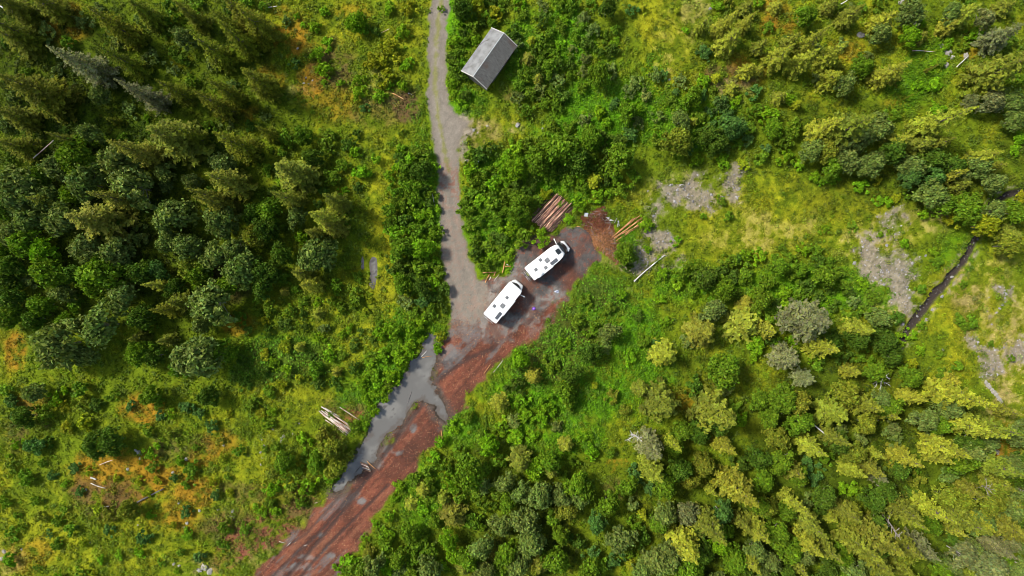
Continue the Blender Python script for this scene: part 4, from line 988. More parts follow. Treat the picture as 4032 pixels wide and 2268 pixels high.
stones([T(1, 2, 190, 405) + (.45,), T(1, 2, 185, 435) + (.4,), T(1, 2, 205, 400) + (.35,), T(1, 2, 60, 470) + (.35,), T(1, 2, 30, 518) + (.3,), T(1, 2, 45, 560) + (.22,), T(1, 2, 35, 610) + (.25,), T(1, 2, 122, 345) + (.22,), T(1, 2, 275, 380) + (.25,), T(1, 2, 320, 300) + (.25,), T(1, 2, 40, 425) + (.2,)], STN, "pale boulder left of the grey log stack")
stones([T(1, 0, 380, 590) + (.22,), T(1, 0, 365, 632) + (.24,), T(1, 0, 430, 610) + (.2,), T(1, 0, 400, 635) + (.2,), T(1, 0, 370, 425) + (.25,), T(1, 0, 318, 370) + (.25,)], STN, "small pale stone on the orange moss")
stones([T(2, 0, 45, 945) + (.55,), T(2, 0, 230, 970) + (.25,), T(2, 0, 1185, 605) + (.25,), T(2, 0, 1485, 78) + (.35,), T(3, 0, 50, 680) + (.25,)], STG, "lone stone in the upper middle slope")
STR_PTS = [T(3, 1, 1310, 790), T(3, 1, 1140, 940), T(3, 1, 1230, 890), T(3, 1, 1150, 855), T(3, 1, 1400, 640), T(3, 1, 1450, 550), T(3, 1, 1190, 960), T(3, 1, 1020, 995), T(3, 1, 590, 490), T(3, 1, 900, 400), T(3, 1, 1185, 480), T(3, 1, 660, 535), T(3, 1, 880, 700), T(3, 1, 1070, 800), T(3, 1, 1310, 1190), T(3, 1, 1780, 800), T(3, 1, 1760, 850), T(3, 1, 1790, 770), T(3, 1, 1740, 880)]
stones([p + (random.uniform(.22, .42),) for p in STR_PTS], STG, "grey stone by the stream on the right")

def rubble():
    mbV, mbF = [], []
    xs = rng.uniform(-80, 80, 60000); ys = rng.uniform(-46, 46, 60000)
    k = (rng.random(60000) < samp(rockmask, xs, ys) * .95) & (samp(hard, xs, ys) < -.2)
    ds = samp(d_stream, xs, ys)
    k |= (ds < .55) & (rng.random(60000) < .8)
    xs, ys = xs[k], ys[k]; m = len(xs)
    base = np.array([(1, 0, 0), (0, 1, 0), (-1, 0, 0), (0, -1, 0), (0, 0, .7), (0, 0, -.6)], float)
    tri = np.array([(0, 1, 4), (1, 2, 4), (2, 3, 4), (3, 0, 4), (1, 0, 5), (2, 1, 5), (3, 2, 5), (0, 3, 5)])
    s = (rng.uniform(.05, .13, m) * rng.choice([1, 1, 1, 1.9], m))[:, None, None]
    V = base[None] * s * rng.uniform(.6, 1.4, (m, 6, 3))
    a = rng.uniform(0, 6.28, m)
    c, sn = np.cos(a)[:, None], np.sin(a)[:, None]
    Vx = V[..., 0] * c - V[..., 1] * sn + xs[:, None]; Vy = V[..., 0] * sn + V[..., 1] * c + ys[:, None]; Vz = V[..., 2] + samp(Z, xs, ys)[:, None] + .02
    V = np.stack([Vx, Vy, Vz], -1).reshape(-1, 3)
    Ft = (tri[None] + (np.arange(m) * 6)[:, None, None]).reshape(-1, 3)
    t = rng.uniform(.6, 1.5, m)
    t[ds[k] < .8] *= .42
    col = np.repeat(np.array([.22, .21, .205])[None] * t[:, None], 6, 0)
    me = mesh_np("gravel_stones", V, Ft, col)
    tag(link("gravel_stones", me, M_TRACKS), "loose grey stones on the bare patches", kind="stuff")
M_TRACKS = foliage_mat("loose_stone", 0.0)
rubble()

# ------------------------------------------------------------------ the shed
M_SHEETL = noisy("pale_roof_sheet", (.29, .31, .33), (.42, .44, .46), 1.1, .45, .12, .2, (6, 1, 1), 7, .3, .75)
M_SHEETD = noisy("weathered_roof_boards", (.085, .07, .06), (.20, .195, .18), 2.2, .8, .4, 0, (1, 4, 1), 8, .3, .7)
M_BOARD = noisy("grey_wall_boards", (.10, .085, .07), (.22, .19, .16), 5, .9, .3, 0, (8, 8, .6))
M_TRIM = noisy("pale_gable_board", (.34, .33, .30), (.48, .47, .43), 6, .7)
M_DARKGL = noisy("dark_glass", (.012, .015, .017), (.02, .025, .028), 2, .12)

def roof_mat_boards():
    """weathered boards running down the slope, with a rust-brown stain along the ridge ends"""
    m, N, L, b = new_mat("old_roof_boards")
    tc = N.new("ShaderNodeTexCoord")
    mp = N.new("ShaderNodeMapping"); mp.inputs["Scale"].default_value = (5.5, .9, 1)
    L.new(tc.outputs["Object"], mp.inputs[0])
    n1_ = N.new("ShaderNodeTexNoise"); n1_.inputs["Scale"].default_value = 2.2; n1_.inputs["Detail"].default_value = 8; n1_.inputs["Roughness"].default_value = .7
    L.new(mp.outputs[0], n1_.inputs[0])
    cr = N.new("ShaderNodeValToRGB"); e = cr.color_ramp.elements
    e[0].position = .33; e[0].color = (.030, .025, .022, 1); e[1].position = .66; e[1].color = (.155, .15, .135, 1)
    L.new(n1_.outputs[0], cr.inputs[0])
    n2_ = N.new("ShaderNodeTexNoise"); n2_.inputs["Scale"].default_value = .5; n2_.inputs["Detail"].default_value = 4
    L.new(tc.outputs["Object"], n2_.inputs[0])
    r2 = N.new("ShaderNodeMapRange"); r2.inputs[1].default_value = .52; r2.inputs[2].default_value = .66
    L.new(n2_.outputs[0], r2.inputs[0])
    mx = N.new("ShaderNodeMix"); mx.data_type = 'RGBA'; mx.inputs[7].default_value = (.085, .05, .038, 1)
    L.new(r2.outputs[0], mx.inputs[0]); L.new(cr.outputs[0], mx.inputs[6]); L.new(mx.outputs[2], b.inputs["Base Color"])
    b.inputs["Roughness"].default_value = .85
    bp = N.new("ShaderNodeBump"); bp.inputs["Strength"].default_value = .5; bp.inputs["Distance"].default_value = .02
    L.new(n1_.outputs[0], bp.inputs["Height"]); L.new(bp.outputs[0], b.inputs["Normal"])
    return m

def roof_mat_sheet():
    """pale felt in long strips along the ridge"""
    m, N, L, b = new_mat("pale_roof_felt")
    tc = N.new("ShaderNodeTexCoord"); sx = N.new("ShaderNodeSeparateXYZ"); L.new(tc.outputs["Object"], sx.inputs[0])
    fr_ = N.new("ShaderNodeMath"); fr_.operation = 'PINGPONG'; fr_.inputs[1].default_value = .42
    L.new(sx.outputs[1], fr_.inputs[0])
    r0_ = N.new("ShaderNodeMapRange"); r0_.inputs[1].default_value = 0; r0_.inputs[2].default_value = .035; r0_.inputs[3].default_value = .72; r0_.inputs[4].default_value = 1
    L.new(fr_.outputs[0], r0_.inputs[0])
    n1_ = N.new("ShaderNodeTexNoise"); n1_.inputs["Scale"].default_value = 1.3; n1_.inputs["Detail"].default_value = 9; n1_.inputs["Roughness"].default_value = .68
    L.new(tc.outputs["Object"], n1_.inputs[0])
    cr = N.new("ShaderNodeValToRGB"); e = cr.color_ramp.elements
    e[0].position = .3; e[0].color = (.075, .073, .072, 1); e[1].position = .60; e[1].color = (.165, .172, .178, 1)
    L.new(n1_.outputs[0], cr.inputs[0])
    mu = N.new("ShaderNodeMix"); mu.data_type = 'RGBA'; mu.blend_type = 'MULTIPLY'; mu.inputs[0].default_value = 1
    L.new(cr.outputs[0], mu.inputs[6]); L.new(r0_.outputs[0], mu.inputs[7]); L.new(mu.outputs[2], b.inputs["Base Color"])
    b.inputs["Roughness"].default_value = .6
    return m

def shed():
    cx, cy = CABIN_C; hd = math.atan2(182, 129)
    hl, hw = 3.75, 2.25          # half length along the ridge, half width
    ze, zr = 2.35, 3.75
    z0 = hgt(cx, cy)
    root = empty("wooden_shed", (cx, cy, z0), hd)
    tag(root, "weathered wooden shed with a two-tone grey gable roof, right of the gravel road", "shed")
    w, l = hw - .3, hl - .3
    wl_ = MB()
    v = [(-l, -w, -.5), (l, -w, -.5), (l, w, -.5), (-l, w, -.5), (-l, -w, ze + .12), (l, -w, ze + .12), (l, w, ze + .12), (-l, w, ze + .12), (-l, 0, zr - .12), (l, 0, zr - .12)]
    wl_.add(v, [(0, 1, 5, 4), (2, 3, 7, 6), (0, 4, 8, 7, 3), (1, 2, 6, 9, 5)])
    wl_.build("wall", M_BOARD, root)
    th = .07
    sl = math.atan2(zr - ze, hw)
    def slope(name, s, mat):
        mb = MB()
        nz = Vector((0, s * math.sin(sl), math.cos(sl))) * th
        a = [Vector((-hl, 0, zr)), Vector((hl, 0, zr)), Vector((hl, s * hw, ze)), Vector((-hl, s * hw, ze))]
        mb.add(a + [p + nz for p in a], [(0, 3, 2, 1) if s > 0 else (0, 1, 2, 3), (4, 5, 6, 7) if s < 0 else (7, 6, 5, 4), (0, 1, 5, 4), (1, 2, 6, 5), (2, 3, 7, 6), (3, 0, 4, 7)])
        o = mb.build(name, mat, root); return o
    a = slope("roof", 1, roof_mat_sheet()); a["label"] = "pale grey felted roof slope"
    b = slope("roof", -1, roof_mat_boards()); b["label"] = "dark weathered roof slope with brown stains"
    rc = MB(); rc.tube([(-hl, .06, zr + th + .01), (hl, .06, zr + th + .01)], .06, 6); rc.build("ridge_cap", M_SHEETL, root)
    for e in (-1, 1):
        mb = MB()
        for s in (-1, 1):
            p0 = Vector((e * (hl + .035), 0, zr + th)); p1 = Vector((e * (hl + .035), s * (hw + .05), ze + th - .02))
            d = Vector((.045, 0, 0)); up = Vector((0, 0, .06)); dn = Vector((0, 0, -.16))
            mb.add([p0 - d + dn, p0 + d + dn, p1 + d + dn, p1 - d + dn, p0 - d + up, p0 + d + up, p1 + d + up, p1 - d + up],
                   [(0, 1, 2, 3), (7, 6, 5, 4), (0, 4, 5, 1), (1, 5, 6, 2), (2, 6, 7, 3), (3, 7, 4, 0)])
        mb.build("gable_board", M_TRIM, root)
    dr = MB(); dr.box((-l - .03, 0, .95), (.05, 1.1, 1.9)); d = dr.build("door", M_BOARD, root)
    hb = MB(); hb.box((-l - .08, .42, 1.0), (.05, .04, .16)); hb.build("handle", M_DARKGL, d)
    wm = MB(); wm.box((0, w + .02, 1.4), (.9, .04, .7)); wo = wm.build("window", M_DARKGL, root)
    fm = MB()
    for dx, dz, sx, sz in ((0, .38, 1.02, .06), (0, -.38, 1.02, .06), (-.48, 0, .06, .7), (.48, 0, .06, .7)): fm.box((dx, w + .05, 1.4 + dz), (sx, .05, sz))
    fm.build("frame", M_TRIM, wo)
    br = MB()                                            # a fallen branch lying on the pale slope
    def on(x, y): return (x, y, zr - (zr - ze) * y / hw + th + .05)
    br.tube([on(.6, 2.45), on(1.0, 2.1), on(1.55, 1.95), on(1.85, 1.6), on(2.2, 1.5)], [.035, .04, .035, .03, .015], 5)
    M = Matrix.Translation((cx, cy, z0)) @ Matrix.Rotation(hd, 4, 'Z')
    bo = br.build("branch", M_BARKS); bo.matrix_world = M
    tag(bo, "crooked dark branch lying on the pale roof slope of the shed", "branch")
shed()

# ------------------------------------------------------------------ the two campers
def paint(name, base, rough=.25, coat=.4):
    m, N, L, b = new_mat(name)
    tc = N.new("ShaderNodeTexCoord"); no = N.new("ShaderNodeTexNoise"); no.inputs["Scale"].default_value = 1.8; no.inputs["Detail"].default_value = 5
    L.new(tc.outputs["Object"], no.inputs[0])
    mr = N.new("ShaderNodeMapRange"); mr.inputs[1].default_value = .3; mr.inputs[2].default_value = .8; mr.inputs[3].default_value = 1; mr.inputs[4].default_value = .93
    L.new(no.outputs[0], mr.inputs[0])
    mu = N.new("ShaderNodeMix"); mu.data_type = 'RGBA'; mu.blend_type = 'MULTIPLY'; mu.inputs[0].default_value = 1; mu.inputs[6].default_value = (*base, 1)
    L.new(mr.outputs[0], mu.inputs[7]); L.new(mu.outputs[2], b.inputs["Base Color"])
    b.inputs["Roughness"].default_value = rough; b.inputs["Coat Weight"].default_value = coat
    return m
M_WHITE = paint("white_paint", (.80, .80, .79))
M_WHITEM = paint("white_trim", (.72, .72, .71), .45, 0)
M_HATCH = noisy("smoked_hatch", (.115, .12, .125), (.17, .175, .18), 1.2, .22)
M_HFRAME = noisy("grey_hatch_frame", (.05, .05, .052), (.08, .08, .08), 3, .5)
M_BLACK = noisy("black_rubber", (.012, .012, .012), (.03, .03, .03), 6, .7)
M_ALU = noisy("aluminium", (.50, .50, .50), (.65, .65, .65), 8, .35, 0, .8)
M_HIVIS = noisy("yellow_green_frame", (.45, .65, .05), (.5, .7, .08), 3, .5)
M_LAMP = noisy("lamp_glass", (.45, .45, .42), (.6, .6, .58), 3, .1)
M_LAMPR = noisy("red_lamp_glass", (.35, .02, .015), (.4, .03, .02), 3, .2)

def solar_mat():
    m, N, L, b = new_mat("solar_cells")
    tc = N.new("ShaderNodeTexCoord")
    br = N.new("ShaderNodeTexBrick"); br.offset = 0; br.inputs["Scale"].default_value = 9; br.inputs["Color1"].default_value = (.035, .04, .05, 1); br.inputs["Color2"].default_value = (.05, .055, .065, 1)
    br.inputs["Mortar"].default_value = (.22, .23, .24, 1); br.inputs["Mortar Size"].default_value = .05; br.inputs["Brick Width"].default_value = 1.2; br.inputs["Row Height"].default_value = 1.2
    L.new(tc.outputs["Object"], br.inputs["Vector"]); L.new(br.outputs[0], b.inputs["Base Color"])
    b.inputs["Roughness"].default_value = .2
    return m
M_SOLAR = solar_mat()

def rounded(x0, x1, y0, y1, r, n=4):
    out = []
    for cx, cy, a0 in ((x1 - r, y1 - r, 0), (x0 + r, y1 - r, 90), (x0 + r, y0 + r, 180), (x1 - r, y0 + r, 270)):
        for k in range(n + 1):
            a = R(a0 + 90 * k / n); out.append((cx + r * math.cos(a), cy + r * math.sin(a)))
    return out

def loft(mb, sections):
    """sections: list of (x, half_width, z_bottom, z_top, corner) -> rounded hull along x"""
    rings = []
    for x, hw, zb, zt, c in sections:
        ring = [(x, yy, zz) for yy, zz in [(-hw, zb), (hw, zb), (hw, zt - c), (hw - c * .3, zt - c * .3), (hw - c, zt), (-hw + c, zt), (-hw + c * .3, zt - c * .3), (-hw, zt - c)]]
        rings.append(ring)
    vs = [p for r_ in rings for p in r_]; n = 8; fs = []
    for i in range(len(rings) - 1):
        for k in range(n):
            fs.append((i * n + k, (i + 1) * n + k, (i + 1) * n + (k + 1) % n, i * n + (k + 1) % n))
    fs.append(tuple(range(n))); fs.append(tuple(range((len(rings) - 1) * n + n - 1, (len(rings) - 1) * n - 1, -1)))
    mb.add(vs, fs); return mb

def hatch(x, y, s, z, root, name="roof_hatch"):
    f = MB(); f.prism(rounded(x - s / 2 - .045, x + s / 2 + .045, y - s / 2 - .045, y + s / 2 + .045, .06), z - .01, z + .05, .02)
    fo = f.build(name, M_HFRAME, root)
    g = MB(); g.prism(rounded(x - s / 2, x + s / 2, y - s / 2, y + s / 2, .06), z + .045, z + .085, .05)
    g.build("hatch_lid", M_HATCH, fo, smooth=False)

def wheel(root, x, y):
    o = empty("wheel", (x, y, .34)); o.parent = root
    t = MB(); s = 1 if y > 0 else -1
    t.tube([(0, -.11, 0), (0, .11, 0)], .34, 24); t.build("tyre", M_BLACK, o, .02)
    r_ = MB(); r_.tube([(0, s * .10, 0), (0, s * .125, 0)], .21, 16); r_.build("rim", M_ALU, o)

def mirror(root, x, y, s, ln, mat):
    m = MB(); m.tube([(x, y, 2.15), (x + .10, y + s * ln * .5, 2.25), (x + .18, y + s * ln, 2.2)], [.06, .055, .05], 8)
    m.box((x + .20, y + s * ln, 2.02), (.14, .22, .42)); m.build("wing_mirror", mat, root, .02)

def camper(kind, cx, cy, hd, label):
    z0 = hgt(cx, cy)
    L0 = 7.07 if kind == 'A' else 6.72
    ox = -L0 / 2
    root = empty("camper", (cx, cy, 0.0), hd)
    root.location.z = max(hgt(cx + math.cos(hd) * k + math.sin(hd) * j, cy + math.sin(hd) * k - math.cos(hd) * j) for k in (-2.3, 2.2) for j in (-1, 1)) - .03
    tag(root, label, "camper van")
    hw = 1.17
    body = MB()
    if kind == 'A':
        zt = 2.85
        loft(body, [(ox, hw - .05, .45, zt - .05, .06), (ox + .12, hw, .35, zt, .08), (ox + 4.7, hw, .35, zt, .08), (ox + 5.3, hw - .10, .40, zt - .03, .12), (ox + 5.62, hw - .22, .5, zt - .16, .2), (ox + 5.86, hw - .32, 1.5, zt - .45, .25)])
    else:
        zt = 3.05
        loft(body, [(ox, hw - .04, .45, zt - .04, .06), (ox + .1, hw, .35, zt, .08), (ox + 4.5, hw, .35, zt, .08), (ox + 4.7, hw, 1.65, zt, .08), (ox + 5.75, hw - .02, 1.75, zt - .04, .08), (ox + 6.02, hw - .07, 1.95, zt - .30, .12)])
    body.build("body", M_WHITE, root, .03, True)
    # the driver's cab and bonnet
    cab = MB()
    loft(cab, [(ox + 4.6, .98, .35, 1.95, .10), (ox + 5.6, .98, .35, 1.98, .16), (ox + 6.05, .97, .35, 1.52, .14), (ox + L0 - .38, .94, .36, 1.22, .18), (ox + L0 - .14, .80, .40, 1.05, .22), (ox + L0, .52, .48, .85, .18)])
    cabo = cab.build("cab", M_WHITE, root, .03, True)
    # windscreen: curved sheet leaning back from the bonnet
    ws = MB(); n = 10
    if kind == 'A': xb, xt_, zb_, zt_, wb, wt = ox + 6.74, ox + 5.80, 1.38, 2.50, 1.0, .95
    else: xb, xt_, zb_, zt_, wb, wt = ox + 6.40, ox + 5.95, 1.40, 1.98, .90, .86
    va = []
    for row, (xx, zz, ww, bow) in enumerate(((xb, zb_, wb, .34), ((xb + xt_) / 2, (zb_ + zt_) / 2 + .05, (wb + wt) / 2, .26), (xt_, zt_, wt, .20))):
        for k in range(n + 1):
            y = -ww + 2 * ww * k / n
            va.append((xx - bow * (y / ww) ** 2, y, zz))
    fa = [(r_ * (n + 1) + k, r_ * (n + 1) + k + 1, (r_ + 1) * (n + 1) + k + 1, (r_ + 1) * (n + 1) + k) for r_ in range(2) for k in range(n)]
    ws.add(va, fa)
    so = ws.build("windscreen", M_DARKGL, root, 0, True)
    sm = so.modifiers.new("thick", 'SOLIDIFY'); sm.thickness = .05; sm.offset = -1
    # scuttle, bonnet seam, bumper
    bm_ = MB(); loft(bm_, [(ox + L0 - .30, .95, .30, .62, .1), (ox + L0 + .02, .62, .32, .60, .1)]); bm_.build("bumper", M_WHITEM, root, .03)
    for s in (-1, 1):
        h = MB(); h.box((ox + L0 - .20, s * .66, .92), (.30, .26, .16), s * -.5); h.build("headlight", M_LAMP, root, .03)
        tl = MB(); tl.box((ox - .01, s * 1.02, .95), (.05, .14, .5)); tl.build("rear_light", M_LAMPR, root, .01)
        for x in (ox + 1.75, ox + L0 - 1.05): wheel(root, x, s * .95)
        w = MB(); w.box((ox + 2.2, s * (hw + .005), 1.75), (1.1, .04, .55)); w.build("side_window", M_DARKGL, root, .01)
        w = MB(); w.box((ox + L0 - 1.45, s * .985, 1.55), (.75, .04, .42)); w.build("cab_window", M_DARKGL, root, .01)
        g = MB(); g.tube([(ox + .1, s * (hw - .03), zt - .03), (ox + (4.6 if kind == 'A' else 5.6), s * (hw - .03), zt - .03)], .03, 6); g.build("roof_rail", M_WHITEM, root)
    d = MB(); d.box((ox + 3.95, -(hw + .01), 1.35), (.62, .05, 1.75)); do = d.build("door", M_WHITEM, root, .02)
    hdl = MB(); hdl.box((ox + 3.72, -(hw + .05), 1.3), (.05, .04, .15)); hdl.build("handle", M_BLACK, do)
    aw = MB(); aw.tube([(ox + (.7 if kind == 'A' else 1.5), -(hw + .06), zt - .14), (ox + (3.4 if kind == 'A' else 4.3), -(hw + .06), zt - .14)], .075, 8); aw.build("awning", M_WHITEM, root)
    # local y is to the camper's left: an item r metres to the right stands at y = -r
    if kind == 'A':
        g = MB(); g.prism([(ox + 4.92, -.42), (ox + 5.42, -.42), (ox + 5.60, -.30), (ox + 5.60, .30), (ox + 5.42, .42), (ox + 4.92, .42)], zt - .06, zt + .035, .04); g.build("front_skylight", M_DARKGL, root)
        for x, r_, s in ((2.5, -.64, .40), (3.23, .02, .60), (2.42, .70, .40), (1.12, .06, .40)): hatch(ox + x, -r_, s, zt, root)
        px, py = 3.87, -.78
        dm = MB(); rings = [(.34, 0), (.33, .09), (.25, .16), (.12, .20), (.02, .21)]
        vs = [(ox + 1.39 + a * math.cos(k * .5236), -.88 + a * math.sin(k * .5236), zt + b) for a, b in rings for k in range(12)]
        fs = [(i * 12 + k, i * 12 + (k + 1) % 12, (i + 1) * 12 + (k + 1) % 12, (i + 1) * 12 + k) for i in range(4) for k in range(12)]
        dm.add(vs, fs); dm.build("satellite_dome", M_WHITEM, root, 0, True)
        mirror(root, ox + 5.75, .95, 1, .80, M_WHITE); mirror(root, ox + 5.05, -1.15, -1, .30, M_BLACK)
    else:
        for x, r_, s in ((3.9, .02, .38), (1.82, -.62, .42), (2.6, .28, .58)): hatch(ox + x, -r_, s, zt, root)
        px, py = 1.12, -.72
        lp = MB(); lp.add([(ox + 3.15, -.55, zt + .0), (ox + 3.35, -.55, zt), (ox + 3.35, .75, zt), (ox + 3.15, .75, zt), (ox + 3.32, -.55, zt + .10), (ox + 3.35, -.55, zt + .10), (ox + 3.35, .75, zt + .10), (ox + 3.32, .75, zt + .10)],
                          [(3, 2, 1, 0), (4, 5, 6, 7), (0, 1, 5, 4), (1, 2, 6, 5), (2, 3, 7, 6), (3, 0, 4, 7)]); lp.build("roof_deflector", M_WHITEM, root)
        mirror(root, ox + 5.35, -.98, -1, .85, M_WHITE); mirror(root, ox + 5.35, .98, 1, .25, M_BLACK)
        br = MB(); br.box((ox + 6.0, 0, 1.66), (.1, 1.7, .05)); br.build("scuttle", M_BLACK, root)
    sp = MB(); sp.prism(rounded(-.57, .57, -.22, .22, .02, 1), 0, .035); so_ = sp.build("solar_panel", M_SOLAR, root)
    so_.location = (ox + px, py, zt + .05)
    sf = MB(); sf.prism(rounded(-.6, .6, -.25, .25, .02, 1), -.03, .018); sf.build("panel_frame", M_HFRAME, so_)
    # bicycle rack on the rear wall
    rk = MB()
    for y in (-.45, .45):
        rk.tube([(ox - .02, y, .95), (ox - (.70 if kind == 'A' else .38), y, 1.0)], .022, 6); rk.tube([(ox - .03, y, .95), (ox - .10, y, 1.9)], .02, 6)
    for k in range(3 if kind == 'A' else 2):
        rk.tube([(ox - .18 - k * .2, -.80, 1.02), (ox - .18 - k * .2, .80, 1.02)], .028, 6)
    rk.tube([(ox - .10, -.6, 1.9), (ox - .10, .6, 1.9)], .02, 6)
    rk.build("bicycle_rack", M_ALU, root)
    if kind == 'B':
        ld = MB()
        for y in (.7, 1.0): ld.tube([(ox - .07, y, .8), (ox - .07, y, zt), (ox + .3, y, zt + .08)], .016, 5)
        for k in range(7): ld.tube([(ox - .07, .7, .9 + k * .3), (ox - .07, 1.0, .9 + k * .3)], .014, 5)
        ld.build("ladder", M_ALU, root)
    return root

def to_world(root, p):
    m = Matrix.Translation(root.location) @ Matrix.Rotation(root.rotation_euler.z, 4, 'Z')
    return m @ Vector(p)

def bicycle(root, off, mat, label, flip):
    """stands crosswise on the rack"""
    b = empty("bicycle", to_world(root, (off, 0, 1.05)), root.rotation_euler.z + R(90) + (math.pi if flip else 0))
    tag(b, label, "bicycle", "bicycles on the rack of the upper camper")
    for x in (-.52, .52):
        w = empty("wheel", (x, 0, .34)); w.parent = b
        t = MB(); vs, fs = [], []
        for k in range(24):
            for q in range(5):
                a, c = 2 * math.pi * k / 24, 2 * math.pi * q / 5
                r_ = .32 + .022 * math.cos(c); vs.append((r_ * math.cos(a), .022 * math.sin(c), r_ * math.sin(a)))
        for k in range(24):
            for q in range(5): fs.append((k * 5 + q, k * 5 + (q + 1) % 5, ((k + 1) % 24) * 5 + (q + 1) % 5, ((k + 1) % 24) * 5 + q))
        t.add(vs, fs); t.build("tyre", M_BLACK, w)
        r_ = MB()
        for k in range(8): r_.tube([(0, 0, 0), (.31 * math.cos(k * .785), 0, .31 * math.sin(k * .785))], .004, 3)
        r_.build("rim", M_ALU, w)
    f = MB(); bb, st, hdp, rr, ff = (-.08, 0, .30), (-.22, 0, .82), (.33, 0, .85), (-.52, 0, .34), (.52, 0, .34)
    for a, c in ((bb, st), (bb, (.36, 0, .72)), (st, hdp), (rr, bb), (rr, st), (ff, hdp)): f.tube([a, c], .024, 6)
    f.build("frame", mat, b)
    s = MB(); s.box((-.24, 0, .93), (.26, .14, .06)); s.build("saddle", M_BLACK, b, .02)
    h = MB(); h.tube([(.28, -.29, .98), (.36, 0, 1.0), (.28, .29, .98)], .016, 6); h.tube([(.33, 0, .85), (.36, 0, 1.0)], .018, 5); h.build("handlebar", M_BLACK, b)

ax, ay = F(2082 + 79, 1077 - 57.5, 2.85)
CA = camper('A', ax, ay, R(38.2), "white camper with a cab skylight and bicycles on its rack, nearer the log stack")
bicycle(CA, -7.07 / 2 - .20, M_HIVIS, "yellow-green bicycle next to the rear wall of the upper camper", False)
bicycle(CA, -7.07 / 2 - .56, M_ALU, "silver bicycle on the outer side of the upper camper's rack", True)
bx_, by_ = F(1927.5 + 59, 1255 - 72, 3.0)
CB = camper('B', bx_, by_, R(50.8), "white camper with an empty rear rack, nearer the gravel road")

# ------------------------------------------------------------------ logs
def wood_mat(name, a, b, c, sc_=3):
    m, N, L, p = new_mat(name)
    tc = N.new("ShaderNodeTexCoord"); no = N.new("ShaderNodeTexNoise"); no.inputs["Scale"].default_value = sc_; no.inputs["Detail"].default_value = 7; no.inputs["Roughness"].default_value = .7
    mp = N.new("ShaderNodeMapping"); mp.inputs["Scale"].default_value = (.45, 2.2, 2.2)
    oi = N.new("ShaderNodeObjectInfo"); ad = N.new("ShaderNodeVectorMath"); ad.operation = 'ADD'
    cm = N.new("ShaderNodeCombineXYZ"); ml = N.new("ShaderNodeMath"); ml.operation = 'MULTIPLY'; ml.inputs[1].default_value = 60
    L.new(oi.outputs["Random"], ml.inputs[0]); L.new(ml.outputs[0], cm.inputs[0]); L.new(tc.outputs["Object"], mp.inputs[0]); L.new(mp.outputs[0], ad.inputs[0]); L.new(cm.outputs[0], ad.inputs[1])
    L.new(ad.outputs[0], no.inputs[0])
    cr = N.new("ShaderNodeValToRGB"); e = cr.color_ramp.elements
    e[0].position = .38; e[0].color = (*a, 1); e[1].position = .64; e[1].color = (*c, 1); q = e.new(.5); q.color = (*b, 1)
    L.new(no.outputs[0], cr.inputs[0])
    mx = N.new("ShaderNodeMix"); mx.data_type = 'RGBA'; mx.blend_type = 'MULTIPLY'; mx.inputs[0].default_value = 1
    L.new(cr.outputs[0], mx.inputs[6]); L.new(oi.outputs["Color"], mx.inputs[7]); L.new(mx.outputs[2], p.inputs["Base Color"]); p.inputs["Roughness"].default_value = .85
    return m
M_LOGR = wood_mat("barked_spruce_log", (.07, .028, .02), (.15, .075, .05), (.40, .27, .17), 2.2)
M_LOGG = wood_mat("peeling_grey_log", (.30, .12, .07), (.42, .36, .31), (.62, .58, .52), 2.6)
M_LOGO = wood_mat("fresh_orange_log", (.28, .12, .045), (.45, .22, .08), (.60, .36, .16), 1.6)
M_LOGW = wood_mat("birch_trunk", (.22, .20, .18), (.50, .47, .43), (.66, .63, .58), 3)
M_LOGD = wood_mat("charred_trunk", (.025, .02, .018), (.07, .06, .055), (.15, .13, .12), 3)

def log(p0, p1, r, mat, label, cat="log", group=None, bend=.03, name="log", taper=.8, tint=1.0):
    p0, p1 = Vector(p0), Vector(p1); d = p1 - p0; ln = d.length
    q = d.to_track_quat('X', 'Z')
    mb = MB(); n = 7; by = random.uniform(-bend, bend) * ln; bz = random.uniform(0, bend) * ln * .4
    pts = [(ln * k / (n - 1), by * math.sin(math.pi * k / (n - 1)) + random.uniform(-.004, .004) * ln, bz * math.sin(math.pi * k / (n - 1))) for k in range(n)]
    mb.tube(pts, [r * (1 - (1 - taper) * k / (n - 1)) for k in range(n)], 9, .05)
    o = mb.build(name, mat, None, 0, True)
    o.location = p0; o.rotation_mode = 'QUATERNION'; o.rotation_quaternion = q
    o.color = (tint, tint, tint, 1)
    return tag(o, label, cat, group)

ORD = ["first", "second", "third", "fourth", "fifth", "sixth", "seventh", "eighth", "ninth", "tenth", "eleventh", "twelfth", "thirteenth", "fourteenth", "fifteenth", "sixteenth", "seventeenth", "eighteenth", "nineteenth", "twentieth",
       "twenty-first", "twenty-second", "twenty-third", "twenty-fourth", "twenty-fifth", "twenty-sixth", "twenty-seventh", "twenty-eighth", "twenty-ninth", "thirtieth", "thirty-first", "thirty-second", "thirty-third", "thirty-fourth", "thirty-fifth", "thirty-sixth", "thirty-seventh", "thirty-eighth", "thirty-ninth", "fortieth"]

